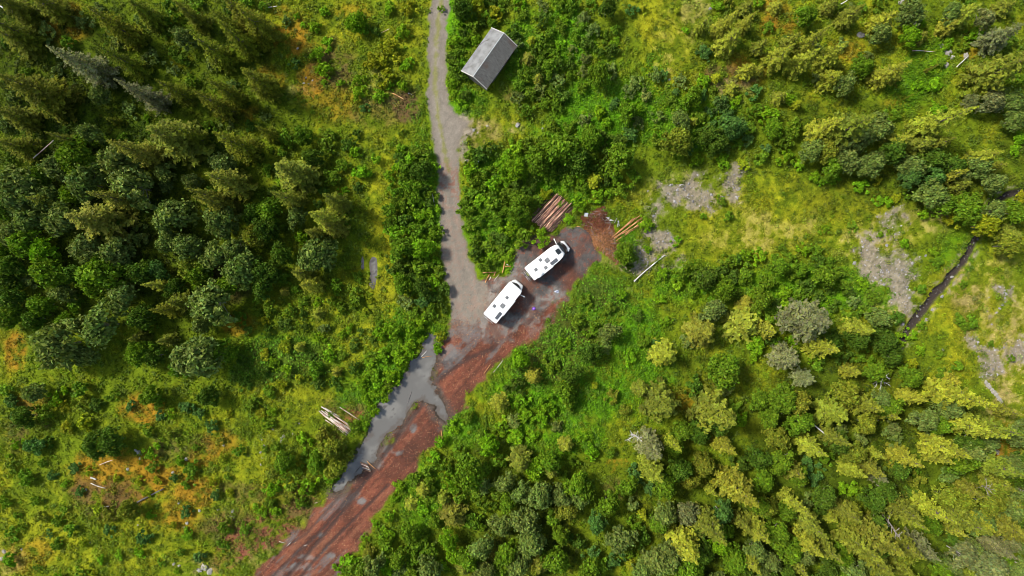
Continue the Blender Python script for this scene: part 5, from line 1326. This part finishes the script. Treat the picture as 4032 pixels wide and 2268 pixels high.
# the big stack: ends read off the plan in full units
def z3(px, py, h=0.0): return F(2060 + px * .2485, 740 + py * .2485, h)
topA = [(145, 425), (150, 520), (235, 560), (290, 640), (370, 665), (450, 700)]       # lower-left ends
topB = [(430, 75), (540, 110), (600, 140), (680, 225), (755, 255), (822, 375)]       # upper-right ends
def along(pts, t):
    t = t * (len(pts) - 1); i = min(int(t), len(pts) - 2); f = t - i
    return (pts[i][0] * (1 - f) + pts[i + 1][0] * f, pts[i][1] * (1 - f) + pts[i + 1][1] * f)
NL = 26
for lay in range(3):
    n = (NL, 24, 20)[lay]
    for k in range(n):
        t = (k + .5) / n
        if lay: t = .08 * lay + t * (1 - .16 * lay)
        a = along(topA, t); b = along(topB, t)
        sh = random.uniform(-28, 28)
        dx, dy = (b[0] - a[0]), (b[1] - a[1]); l_ = math.hypot(dx, dy); dx /= l_; dy /= l_
        r = random.uniform(.055, .09)
        zb = .14 + .19 * lay + random.uniform(-.02, .03)
        zc = zb + .18 * math.sin(math.pi * t)
        if k % 7 == 3 and lay < 2: zb += .05
        a = (a[0] + dx * sh, a[1] + dy * sh); b = (b[0] + dx * random.uniform(-30, 30), b[1] + dy * random.uniform(-30, 30))
        A_, B_ = z3(*a, zc), z3(*b, zc)
        g0 = .5 * (hgt(*A_) + hgt(*B_))
        top = lay == 2
        lb = f"brown log on top of the big stack, {ORD[k]} from its upper left side" if top else ("reddish brown log in the middle layer of the big log stack" if lay else "dark brown log in the bottom layer of the big log stack")
        log((*A_, g0 + zc), (*B_, g0 + zc + random.uniform(-.03, .04)), r, M_LOGR, lb, group="logs of the big stack above the campers" + ("" if top else (", middle layer" if lay else ", bottom layer")), bend=.012, tint=random.choice((.4, .6, .9, 1.2, 1.6, 2.1, 2.4)) if top else .6)

# the grey stack by the long puddle
def z4(px, py, h=0.0): return F(1220 + px * .1242, 1560 + py * .1242, h)
GL = [((285, 465), (1215, 1195), .20), ((355, 455), (1285, 1150), .22), ((360, 335), (1350, 1040), .24), ((470, 375), (955, 660), .10), ((470, 480), (1195, 1120), .36), ((480, 755), (1165, 1245), .10), ((400, 590), (1160, 1190), .12), ((600, 540), (1375, 1015), .14),
      ((330, 520), (1100, 1060), .30), ((560, 600), (1290, 1090), .34), ((500, 640), (1180, 1160), .26), ((640, 640), (1335, 1080), .24), ((560, 470), (1250, 930), .10), ((430, 560), (1240, 1180), .08), ((620, 700), (1190, 1130), .44), ((520, 560), (1150, 1000), .46)]
GL = sorted(GL, key=lambda g: (g[0][0] + g[1][0]) - (g[0][1] + g[1][1]))
for k, (a, b, zz) in enumerate(GL):
    A_, B_ = z4(*a, zz), z4(*b, zz); g0 = .5 * (hgt(*A_) + hgt(*B_)) + .06
    log((*A_, g0 + zz), (*B_, g0 + zz), random.uniform(.065, .09), M_LOGG, f"pale peeling log of the stack beside the puddle, {ORD[k]} from its lower left", group="pale logs stacked beside the long puddle", bend=.012, tint=random.uniform(.85, 1.2))
a, b = z4(950, 350), z4(1570, 745); log((*a, hgt(*a) + .12), (*b, hgt(*b) + .12), .07, M_LOGG, "thin pale pole lying alone just right of the grey log stack", "pole", bend=.02)

# the long orange poles
OR = [((1345, 838), (1745, 480), .34), ((1360, 830), (1870, 425), .30), ((1415, 830), (1890, 465), .42), ((1430, 820), (1895, 480), .30), ((1440, 790), (1800, 540), .46), ((1500, 760), (1830, 590), .34), ((1390, 800), (1780, 470), .46), ((1385, 905), (1940, 490), .28), ((1480, 850), (1900, 560), .14)]
for k, (a, b, zz) in enumerate(OR):
    A_, B_ = z3(*a, zz), z3(*b, zz); g0 = .5 * (hgt(*A_) + hgt(*B_))
    log((*A_, g0 + zz), (*B_, g0 + zz + .05), random.uniform(.055, .08), M_LOGO, f"long orange pole on the brush heap, {ORD[k]} of its bundle from upper left", "pole", "orange peeled poles on the brush heap", name="pole", bend=.012, tint=random.uniform(.8, 1.15))
for k, (a, b) in enumerate((((1488, 520), (1500, 622)), ((1508, 520), (1522, 618)))):
    A_, B_ = z3(*a), z3(*b); log((*A_, hgt(*A_) + .15), (*B_, hgt(*B_) + .15), .07, M_LOGW, ("left" if k == 0 else "right") + " one of two short white birch logs right of the brush heap", "log", bend=0)
# the fallen birch pole at the edge of the yard
a, b = (1595, 708), (1672, 642); A_, B_ = P(*a), P(*b)
log((*A_, hgt(*A_) + .35), (*B_, hgt(*B_) + .2), .10, M_LOGW, "long white birch trunk lying across the grass right of the yard", "tree trunk", name="fallen_trunk", bend=.02)
def lay(i, j, ax_, ay_, bx2, by2, r, mat, label, cat="stick", name="stick", z=.1, tint=1):
    A_, B_ = P(*T(i, j, ax_, ay_)), P(*T(i, j, bx2, by2))
    wl_ = lambda p: max(hgt(*p), -.2 if samp(sd_pond, p[0], p[1]) > -.2 else -9)
    log((*A_, wl_(A_) + z), (*B_, wl_(B_) + z), r, mat, label, cat, name=name, bend=.03, tint=tint)
lay(1, 1, 1330, 8, 1352, 112, .055, M_LOGW, "straight white pole lying on the left verge of the gravel road", "pole", "pole", .3)
lay(1, 1, 1878, 508, 1860, 610, .085, M_LOGO, "upright-looking orange log beside the bushes near the upper camper's rear", "log", "log", .25)
lay(1, 1, 1878, 562, 1925, 560, .08, M_LOGO, "short orange log touching the middle of the longer one near the campers", "log", "log", .12)
lay(1, 1, 1712, 610, 1812, 606, .075, M_LOGO, "orange log lying level at the fork of the road, topmost of its scatter", "log", "log", .25)
lay(1, 1, 1765, 618, 1730, 684, .085, M_LOGO, "thick orange log pointing down from the scatter at the fork", "log", "log", .1)
lay(1, 1, 1808, 600, 1795, 634, .075, M_LOGO, "stubby orange log at the right end of the scatter at the fork", "log", "log", .12)
lay(1, 1, 1772, 640, 1762, 664, .07, M_LOGG, "small pale block between the logs at the fork", "log", "log", .1)
lay(1, 1, 1796, 670, 1838, 618, .04, M_LOGG, "thin pale stick right of the log scatter at the fork", "stick")
lay(1, 1, 1890, 545, 1905, 553, .07, M_LOGW, "white cut block beside the orange logs near the upper camper", "log", "log", .2)
lay(1, 1, 1805, 540, 1835, 542, .035, M_LOGW, "little white stick in the bushes above the fork", "stick")
lay(1, 1, 1240, 1248, 1288, 1198, .04, M_LOGW, "pale stick floating on the puddle, the steeper of two", "stick", z=.04)
lay(1, 1, 1252, 1252, 1332, 1238, .035, M_LOGO, "reddish stick floating on the puddle, the flatter of two", "stick", z=.04)
lay(1, 1, 1720, 1370, 1770, 1298, .045, M_LOGO, "light stick on the bark near the right edge of the track, left of two", "stick")
lay(1, 1, 1790, 1362, 1862, 1270, .05, M_LOGG, "longer light stick on the edge of the bark track, right of two", "stick")
lay(1, 2, 1172, 60, 1140, 150, .035, M_LOGD, "dark stick lying in the middle of the long puddle", "stick", z=.03, tint=1.6)
lay(1, 2, 1398, 350, 1406, 412, .06, M_LOGO, "yellowish stick at the right edge of the bark track", "stick")
lay(1, 2, 838, 584, 902, 640, .06, M_LOGO, "single orange pole lying right of the small log bundle in the puddle", "pole", "pole", .12)
for k in range(5):
    lay(1, 2, 786 + 6 * k, 592 + 13 * k, 846 + 6 * k, 616 + 12 * k, .07, M_LOGG if k % 2 else M_LOGR, f"short log of the small bundle at the puddle's edge, {ORD[k]} from the top", "log", "log", .14, 1.3)
lay(1, 2, 748, 668, 790, 618, .05, M_LOGD, "dark wet stick left of the small log bundle in the puddle", "stick")
lay(1, 2, 446, 898, 495, 880, .035, M_LOGG, "pale stick on the upper left edge of the lower bark track", "stick")
lay(1, 2, 178, 1186, 218, 1198, .04, M_LOGW, "whitish stick on the left edge of the bark track near the bottom", "stick")
lay(1, 2, 235, 1222, 262, 1196, .04, M_LOGW, "whitish stick slanting on the bark near the bottom left", "stick")
lay(1, 2, 360, 1222, 388, 1212, .035, M_LOGW, "small whitish stick on the bark between the ruts", "stick")
lay(0, 2, 975, 925, 1240, 788, .12, M_LOGD, "long dark fallen trunk lying across the lower left clearing", "tree trunk", "fallen_trunk", .3)
lay(0, 2, 700, 742, 812, 778, .07, M_LOGW, "thin pale fallen trunk in the lower left clearing", "tree trunk", "fallen_trunk", .2)
lay(0, 2, 755, 930, 832, 916, .05, M_LOGW, "small pale stick left of the dark fallen trunk", "stick", z=.2)
lay(0, 2, 695, 700, 735, 716, .13, M_LOGW, "short thick grey stump piece in the lower left clearing", "log", "log", .15)
lay(0, 2, 765, 605, 870, 566, .05, M_LOGG, "bare branch below the large dark bush of the lower left", "branch", "branch", .3)
lay(0, 0, 0, 42, 104, 104, .11, M_LOGW, "grey fallen trunk in the top left corner", "tree trunk", "fallen_trunk", .8)
lay(0, 0, 330, 1215, 470, 1080, .08, M_LOGG, "leaning dead stem in the left wood above the pale birches", "tree trunk", "fallen_trunk", 2.2)
lay(1, 0, 85, 68, 165, 52, .06, M_LOGW, "pale fallen branch near the top, left of the mossy clearing", "branch", "branch", .3)
lay(1, 0, 1035, 710, 1120, 755, .07, M_LOGO, "reddish fallen branch on the bare brown spot left of the road", "branch", "branch", .25)
lay(1, 0, 948, 248, 1008, 222, .05, M_LOGG, "pale branch lying above the yellow-green bush group", "branch", "branch", .25)
lay(1, 0, 1152, 708, 1180, 718, .09, M_LOGW, "short grey block on the bare brown spot left of the road", "log", "log", .2)
lay(2, 1, 1000, 258, 1100, 262, .03, M_LOGG, "thin pale stick on the grass right of the orange poles", "stick")
lay(3, 0, 1065, 398, 1235, 404, .06, M_LOGG, "pale fallen branch left of the upper right outcrop", "branch", "branch", .5)
lay(3, 0, 1395, 520, 1480, 440, .08, M_LOGW, "pale snag leaning against the stones of the upper right outcrop", "branch", "branch", .5)
lay(3, 0, 530, 48, 580, 18, .08, M_LOGW, "white snag at the top edge of the upper right wood", "branch", "branch", 1.0)
lay(3, 2, 260, 258, 372, 352, .10, M_LOGW, "grey dead stem in the upper part of the lower right wood", "tree trunk", "fallen_trunk", 2.5)
lay(3, 2, 1680, 1240, 1850, 1335, .07, M_LOGW, "white dead stem near the bottom right corner", "tree trunk", "fallen_trunk", 2.0)
lay(2, 1, 2, 268, 20, 270, .03, M_LOGW, "tiny white stick above the campers", "stick")

# bare dead trees
def dead_tree(u, v, ux, vx, n, label, mat=M_TWIG, r=.09, hmax=5.0):
    x, y = P(u, v); z = hgt(x, y)
    x2, y2 = P(ux, vx, hmax)
    root = empty("dead_tree", (x, y, z - .1)); tag(root, label, "dead tree")
    t = MB(); top = Vector((x2 - x, y2 - y, hmax)); rd = random.Random(int(u))
    t.tube([(0, 0, 0), top * .5 + Vector((.1, .1, 0)), top], [r, r * .7, r * .2], 7); t.build("trunk", mat, root)
    for k in range(n):
        f = .3 + .65 * k / n; p = top * f; a = rd.uniform(0, 6.28); ln = (1.15 - f) * rd.uniform(1.2, 2.6)
        q = p + Vector((math.cos(a) * ln, math.sin(a) * ln, rd.uniform(.1, .7)))
        b = MB(); b.tube([p, (p + q) / 2 + Vector((0, 0, .12)), q], [r * .4, r * .28, r * .1], 5)
        for _ in range(3):
            c = p.lerp(q, rd.uniform(.4, .9)); a2 = a + rd.uniform(-1, 1); b.tube([c, c + Vector((math.cos(a2) * ln * .35, math.sin(a2) * ln * .35, .15))], [r * .2, r * .06], 4)
        b.build("branch", mat, root)
u, v = T(3, 1, 790, 1449); u2, v2 = T(3, 1, 910, 1370); dead_tree(u, v, u2, v2, 6, "bare white dead tree between the dark trees of the lower right wood", M_LOGW, .09, 5)
u, v = T(3, 2, 900, 1050); u2, v2 = T(3, 2, 1010, 1180); dead_tree(u - 10, v - 20, u2, v2, 12, "bare grey dead spruce amid the olive spruces of the lower right", M_TWIG, .12, 9)
u, v = T(3, 2, 1600, 760); u2, v2 = T(3, 2, 1680, 800); dead_tree(u, v, u2, v2, 9, "bare brownish dead tree near the right edge below the outcrop", M_TWIG, .09, 6)
u, v = T(2, 2, 900, 380); u2, v2 = T(2, 2, 960, 410); dead_tree(u, v, u2, v2, 10, "bare pale dead spruce left of the broad olive spruce in the lower middle", M_LOGW, .1, 8)

# ------------------------------------------------------------------ the brush heap
def brush():
    poly = [z3(*p) for p in ((935, 470), (1000, 440), (1085, 375), (1290, 325), (1330, 420), (1420, 560), (1440, 740), (1530, 930), (1562, 1150), (1470, 1205), (1310, 1060), (1180, 950), (1110, 780), (1010, 640), (920, 560))]
    x = rng.uniform(min(p[0] for p in poly) - .5, max(p[0] for p in poly) + .5, 30000); y = rng.uniform(min(p[1] for p in poly) - .5, max(p[1] for p in poly) + .5, 30000)
    sd = poly_sd(poly, x, y) + (fbm(x, y, 1.2, 5, 3) - .5) * 1.0
    k = sd > -.25; x, y, sd = x[k], y[k], sd[k]; m = len(x)
    topz = np.clip(sd, 0, 1.2) ** .7 * .75 * (.6 + .8 * fbm(x, y, .9, 6, 3))
    z = samp(Z, x, y) + topz * rng.uniform(.35, 1, m) + .03
    nor = rng.normal(size=(m, 3)); nor[:, 2] = np.abs(nor[:, 2]) + .5
    kk = rng.random(m) < .55; x, y, sd, z, nor = x[kk], y[kk], sd[kk], z[kk], nor[kk]; m = len(x)
    V, Q = leaf_quads(np.stack([x, y, z], -1), nor, rng.uniform(.07, .26, m), .24)
    pale = fbm(x, y, 1.7, 8, 3)
    yv_ = 724.5 - y / K
    low = sstep(575, 612, yv_ + (pale - .5) * 40)
    c = np.array([.17, .066, .036])[None] * (1 - low[:, None]) + np.array([.31, .155, .075])[None] * low[:, None]
    c = c * (.25 + 1.5 * pale)[:, None] * rng.uniform(.5, 1.6, m)[:, None]
    root = empty("brush_heap", (0, 0, 0))
    px, py = sum(p[0] for p in poly) / len(poly), sum(p[1] for p in poly) / len(poly)
    root.location = (px, py, hgt(px, py))
    V = V - np.array([px, py, root.location.z])
    tag(root, "long heap of red-brown dead brush right of the upper camper", "brush heap")
    link("dead_foliage", mesh_np("dead_foliage", V, Q, np.repeat(c, 4, 0)), M_LEAF, root)
    tw = MB(); n = 0
    while n < 150:
        ax_, ay_ = random.uniform(920, 1560), random.uniform(330, 1200)
        wx, wy = z3(ax_, ay_)
        if float(poly_sd(poly, np.array([wx]), np.array([wy]))[0]) < .25: continue
        a = random.uniform(0, 6.28); l_ = random.uniform(.3, 1.1); zz = random.uniform(.35, .75)
        p = Vector((wx - px, wy - py, zz)); d = Vector((math.cos(a), math.sin(a), random.uniform(-.15, .2))) * l_
        tw.tube([p, p + d * .5 + Vector((0, 0, .04)), p + d], [.022, .018, .008], 4); n += 1
    tw.build("twigs", M_LOGO if False else M_TWIG, root)
brush()
for k, (a_, b_, c_, d_) in enumerate(((1320, 480, 1420, 520), (1340, 510, 1440, 530), (1300, 470, 1360, 480), (1440, 560, 1480, 480), (1180, 660, 1270, 600), (1070, 610, 1085, 680))):
    A_, B_ = z3(a_, b_), z3(c_, d_)
    log((*A_, hgt(*A_) + .55), (*B_, hgt(*B_) + .55), .035, M_LOGW if k < 4 else M_LOGO, ["topmost long white branch on the right of the brush heap", "lower long white branch on the right of the brush heap", "short white branch at the upper middle of the brush heap", "white branch slanting at the right rim of the brush heap", "orange stick slanting on the middle of the brush heap", "orange stick standing out at the left of the brush heap"][k], "branch", name="branch")
A_, B_ = z3(848, 615), z3(1000, 600); log((*A_, hgt(*A_) + .1), (*B_, hgt(*B_) + .15), .04, M_LOGO, "thin orange stick sticking out left of the brush heap", "stick", name="stick")

bx2, by2 = z3(995, 425)
cb = MB(); cb.prism([(-.30, -.30), (.28, -.33), (.32, .30), (-.28, .28)], 0, .45, .05); cb.prism([(-.18, -.18), (.16, -.2), (.19, .18), (-.17, .17)], .45, .49, .01)
cbo = cb.build("concrete_block", noisy("pale_concrete", (.30, .31, .31), (.44, .45, .44), 4, .9, .2), None, .02)
cbo.location = (bx2, by2, hgt(bx2, by2) + .02); cbo.rotation_euler = (.05, 0, -.12)
tag(cbo, "square pale grey concrete block at the upper left end of the brush heap", "concrete block")

# ------------------------------------------------------------------ small things in the yard
def zv(px, py): return F(1900 + px * .269, 900 + py * .269)
px, py = zv(748, 1170)
M_PUR = noisy("purple_plastic", (.13, .03, .50), (.18, .05, .60), 3, .35)
rt = empty("plastic_tub", (px, py, hgt(px, py)), .5); tag(rt, "small purple plastic tub lying on the mud below the campers", "plastic tub")
tb = MB(); o_ = rounded(-.24, .24, -.19, .19, .1); i_ = rounded(-.19, .19, -.14, .14, .08); n = len(o_)
vs = [(x * .8, y * .8, 0) for x, y in o_] + [(x, y, .20) for x, y in o_] + [(x, y, .20) for x, y in i_] + [(x * .8, y * .8, .03) for x, y in i_]
fs = [tuple(range(n - 1, -1, -1))] + [(r_ * n + k, r_ * n + (k + 1) % n, (r_ + 1) * n + (k + 1) % n, (r_ + 1) * n + k) for r_ in range(3) for k in range(n)] + [tuple(range(3 * n, 4 * n))]
tb.add(vs, fs).build("tub", M_PUR, rt)
cl = MB(); cl.prism([(-.10, -.08), (.08, -.10), (.11, .05), (-.02, .11)], .04, .17, .03); cl.build("inner_cloth", noisy("pink_cloth", (.7, .45, .5), (.85, .7, .72), 5, .9), rt)
px, py = P(*T(2, 1, 338, 752))
M_BLUEW = noisy("blue_white_plastic", (.13, .16, .26), (.42, .45, .52), 6, .5, 0, 0, (1, 1, 1), 4, .45, .55)
bg_ = MB()
vs, fs = [], []
for i in range(7):
    for j in range(9):
        th = math.pi * i / 6 * .5; ph = 2 * math.pi * j / 9; r_ = .40 * math.sin(th) * (1 + .3 * math.sin(3 * ph + i)) + .02
        vs.append((r_ * math.cos(ph) * 1.25, r_ * math.sin(ph) * .8, .16 * math.cos(th) * (1 + .4 * math.sin(2 * ph))))
for i in range(6):
    for j in range(9): fs.append((i * 9 + j, (i + 1) * 9 + j, (i + 1) * 9 + (j + 1) % 9, i * 9 + (j + 1) % 9))
bg_.add(vs, fs); bo = bg_.build("plastic_bag", M_BLUEW); bo.location = (px, py, hgt(px, py) + .01); bo.scale = (.62, .62, .7)
tag(bo, "crumpled blue and white plastic lying on the mud right of the campers", "plastic bag")
px, py = P(*T(1, 1, 1790, 742))
fp = MB()
for k in range(9):
    a = random.uniform(0, 6.28); q = .22 * random.random()
    fp.tube([(math.cos(a) * q, math.sin(a) * q, .05), (math.cos(a + 2) * .42, math.sin(a + 2) * .34, .14)], [.10, .06], 6)
fo = fp.build("burnt_wood", M_LOGD); fo.location = (px, py, hgt(px, py)); tag(fo, "small black burnt heap on the gravel left of the campers", "burnt wood")
# white flowering umbels by the road
px, py = P(*T(1, 0, 1670, 1225))
fl = MB()
for dx, dy, h_ in ((0, 0, .9), (.55, .42, .8), (-.3, -.2, .85), (.2, -.1, 1.0), (.62, .3, .9)):
    fl.prism([(dx + .11 * math.cos(k), dy + .11 * math.sin(k)) for k in [j * 1.0472 for j in range(6)]], h_, h_ + .05, .04)
    fl.tube([(dx, dy, 0), (dx, dy, h_)], .012, 4)
flo = fl.build("flowering_plant", noisy("white_blossom", (.6, .62, .66), (.8, .8, .82), 9, .9)); flo.location = (px, py, hgt(px, py) + .3)
tag(flo, "white flowering plant in the bushes right of the gravel road", "flowering plant")

# ------------------------------------------------------------------ labels for every plant and stone
REG = [(150, 110, "in the top left corner"), (430, 90, "at the top of the left wood"), (650, 80, "left of the mossy clearing, top"), (130, 330, "by the left edge, upper part"), (360, 330, "in the upper left wood, middle"), (620, 330, "in the upper left wood, right side"),
       (100, 560, "by the left edge, halfway down"), (300, 560, "in the pale birch wood, left"), (520, 560, "in the pale birch wood, right"), (150, 780, "in the pale birch wood, bottom left"), (400, 780, "in the pale birch wood, lower part"), (560, 880, "round the lone birch of the lower left"),
       (760, 500, "left of the ditch, upper part"), (780, 640, "left of the ditch water"), (740, 820, "in the green hollow left of the long puddle"), (830, 110, "in the mossy clearing, top left"), (960, 180, "between mossy clearing and gravel road"), (960, 340, "left of the gravel road bend"), (1040, 460, "on the left verge, upper part"), (1045, 640, "on the left verge, middle"), (1050, 790, "above the head of the long puddle"),
       (960, 940, "on the upper bank of the puddle"), (860, 1120, "on the lower bank of the puddle"), (740, 1220, "left of the lower bark track"), (100, 1000, "by the left edge, lower part"), (300, 1000, "below the birch wood, left"), (480, 1020, "below the birch wood, right"), (100, 1200, "in the lower left field, left side"), (300, 1200, "in the lower left field, middle"), (500, 1190, "in the lower left field, right side"), (130, 1390, "in the bottom left corner"), (380, 1390, "at the bottom of the left field"), (580, 1360, "at the bottom, left of the track"),
       (1160, 80, "between road and shed, top"), (1160, 210, "left of the shed"), (1260, 40, "above the shed"), (1340, 150, "right of the shed"), (1430, 80, "at the top, right of the shed"), (1500, 190, "in the green belt right of the shed"), (1230, 250, "just below the shed"), (1220, 420, "right of the road, above the fork"), (1230, 590, "in the bushes above the fork"), (1390, 390, "in the thicket above the log stack"), (1500, 440, "in the thicket right of the log stack"), (1540, 300, "in the green belt, middle"), (1520, 570, "right of the brush heap"),
       (1690, 80, "in the yellow strip at the top"), (1720, 330, "in the green belt, right part"), (1820, 120, "at the left of the upper right wood"), (1860, 260, "below the upper right wood, left"), (2000, 100, "in the upper right wood, top"), (2030, 220, "in the upper right wood, lower part"), (2200, 90, "in the upper right wood, right part"), (2220, 240, "left of the stony outcrop"), (2400, 80, "in the top right corner"), (2480, 220, "at the right edge, upper part"),
       (1920, 360, "at the left end of the tree belt"), (2090, 370, "in the tree belt, left part"), (2260, 380, "in the tree belt, middle"), (2420, 430, "in the tree belt, right part"), (2500, 560, "at the head of the stream"), (1900, 560, "in the yellow meadow"), (2200, 580, "in the meadow near the stream"), (2450, 800, "on the dry ground right of the stream"),
       (1480, 720, "in the herbs below the yard"), (1430, 860, "in the herb slope, left"), (1600, 800, "in the herb slope, middle"), (1760, 700, "in the bushes below the meadow, left"), (1950, 700, "in the bushes below the meadow, right"), (2130, 740, "left of the stony patch by the stream"), (1230, 970, "right of the track bend"), (1350, 1000, "in the bright herb slope"), (1570, 960, "in the herb slope, lower part"), (1780, 850, "at the top of the lower right wood"), (1930, 840, "round the branchy spruce of the lower wood"), (2080, 830, "beside the big grey spruce"), (2230, 880, "left of the stream's end"),
       (1130, 1130, "right of the middle track"), (1050, 1260, "right of the lower track"), (980, 1390, "at the bottom, right of the track"), (1200, 1240, "in the bottom thicket, upper part"), (1200, 1390, "in the bottom thicket, lower part"), (1400, 1130, "in the lower middle slope"), (1380, 1300, "at the dark glade's left"), (1620, 1100, "in the lower middle wood"), (1560, 1230, "between the two dark glades"), (1560, 1380, "at the bottom middle"), (1760, 1050, "right of the lower middle wood"),
       (1780, 1220, "right of the dark glade"), (1760, 1380, "at the bottom, right of middle"), (1930, 1020, "in the lower right wood, top"), (1950, 1180, "in the lower right wood, left"), (1950, 1370, "in the lower right wood, bottom left"), (2130, 1020, "in the lower right wood, upper middle"), (2130, 1180, "in the lower right wood, centre"), (2140, 1360, "in the lower right wood, bottom"), (2330, 1000, "below the dry ground, right"), (2330, 1160, "left of the white-crusted outcrop"), (2340, 1350, "in the lower right wood, bottom right"), (2500, 1040, "at the right edge above the outcrop"), (2510, 1260, "at the right edge below the outcrop"), (2520, 1400, "in the bottom right corner")]
groups = {}
for root, kind, hue, size, u, v in PLANTS:
    u = min(max(u, 0), 2576); v = min(max(v, 0), 1449)
    reg = min(REG, key=lambda r_: (r_[0] - u) ** 2 + ((r_[1] - v) * 1.15) ** 2)[2]
    if kind == 'spruce': sz = "tall" if size > 10 else ("mid-sized" if size > 5.5 else "small"); nm = "spruce"
    elif kind == 'tree': sz = "large" if size > 2.6 else "round"; nm = "leafy tree"
    else: sz = "big" if size > 1.15 else "small"; nm = "bush"
    groups.setdefault((sz, HWORD[hue], nm, reg), []).append((u, v, root))
for (sz, hu, nm, reg), mem in groups.items():
    mem.sort(key=lambda m: m[0])
    n = len(mem)
    for k, (u, v, root) in enumerate(mem):
        if n == 1: lb = f"{sz} {hu} {nm} {reg}"
        elif k == 0: lb = f"leftmost {sz} {hu} {nm} {reg}"
        elif k == n - 1: lb = f"rightmost {sz} {hu} {nm} {reg}"
        elif n == 3: lb = f"middle {sz} {hu} {nm} {reg}"
        else: lb = f"{ORD[k]} {sz} {hu} {nm} from left {reg}"
        root["label"] = lb
        root["group"] = {"spruce": "spruces on the slope", "leafy tree": "leafy trees on the slope", "bush": "bushes on the slope"}[nm]
sg = {}
for o, near, u, v, r_ in STONES: sg.setdefault(near, []).append((u, v, o))
for near, mem in sg.items():
    mem.sort(key=lambda m: m[0])
    for k, (u, v, o) in enumerate(mem):
        o["label"] = near if len(mem) == 1 else f"{near}, {'leftmost' if k == 0 else ('rightmost' if k == len(mem) - 1 else ORD[k] + ' from left')}"
        o["group"] = near + " set" if len(mem) > 1 else near
bpy.context.view_layer.update()
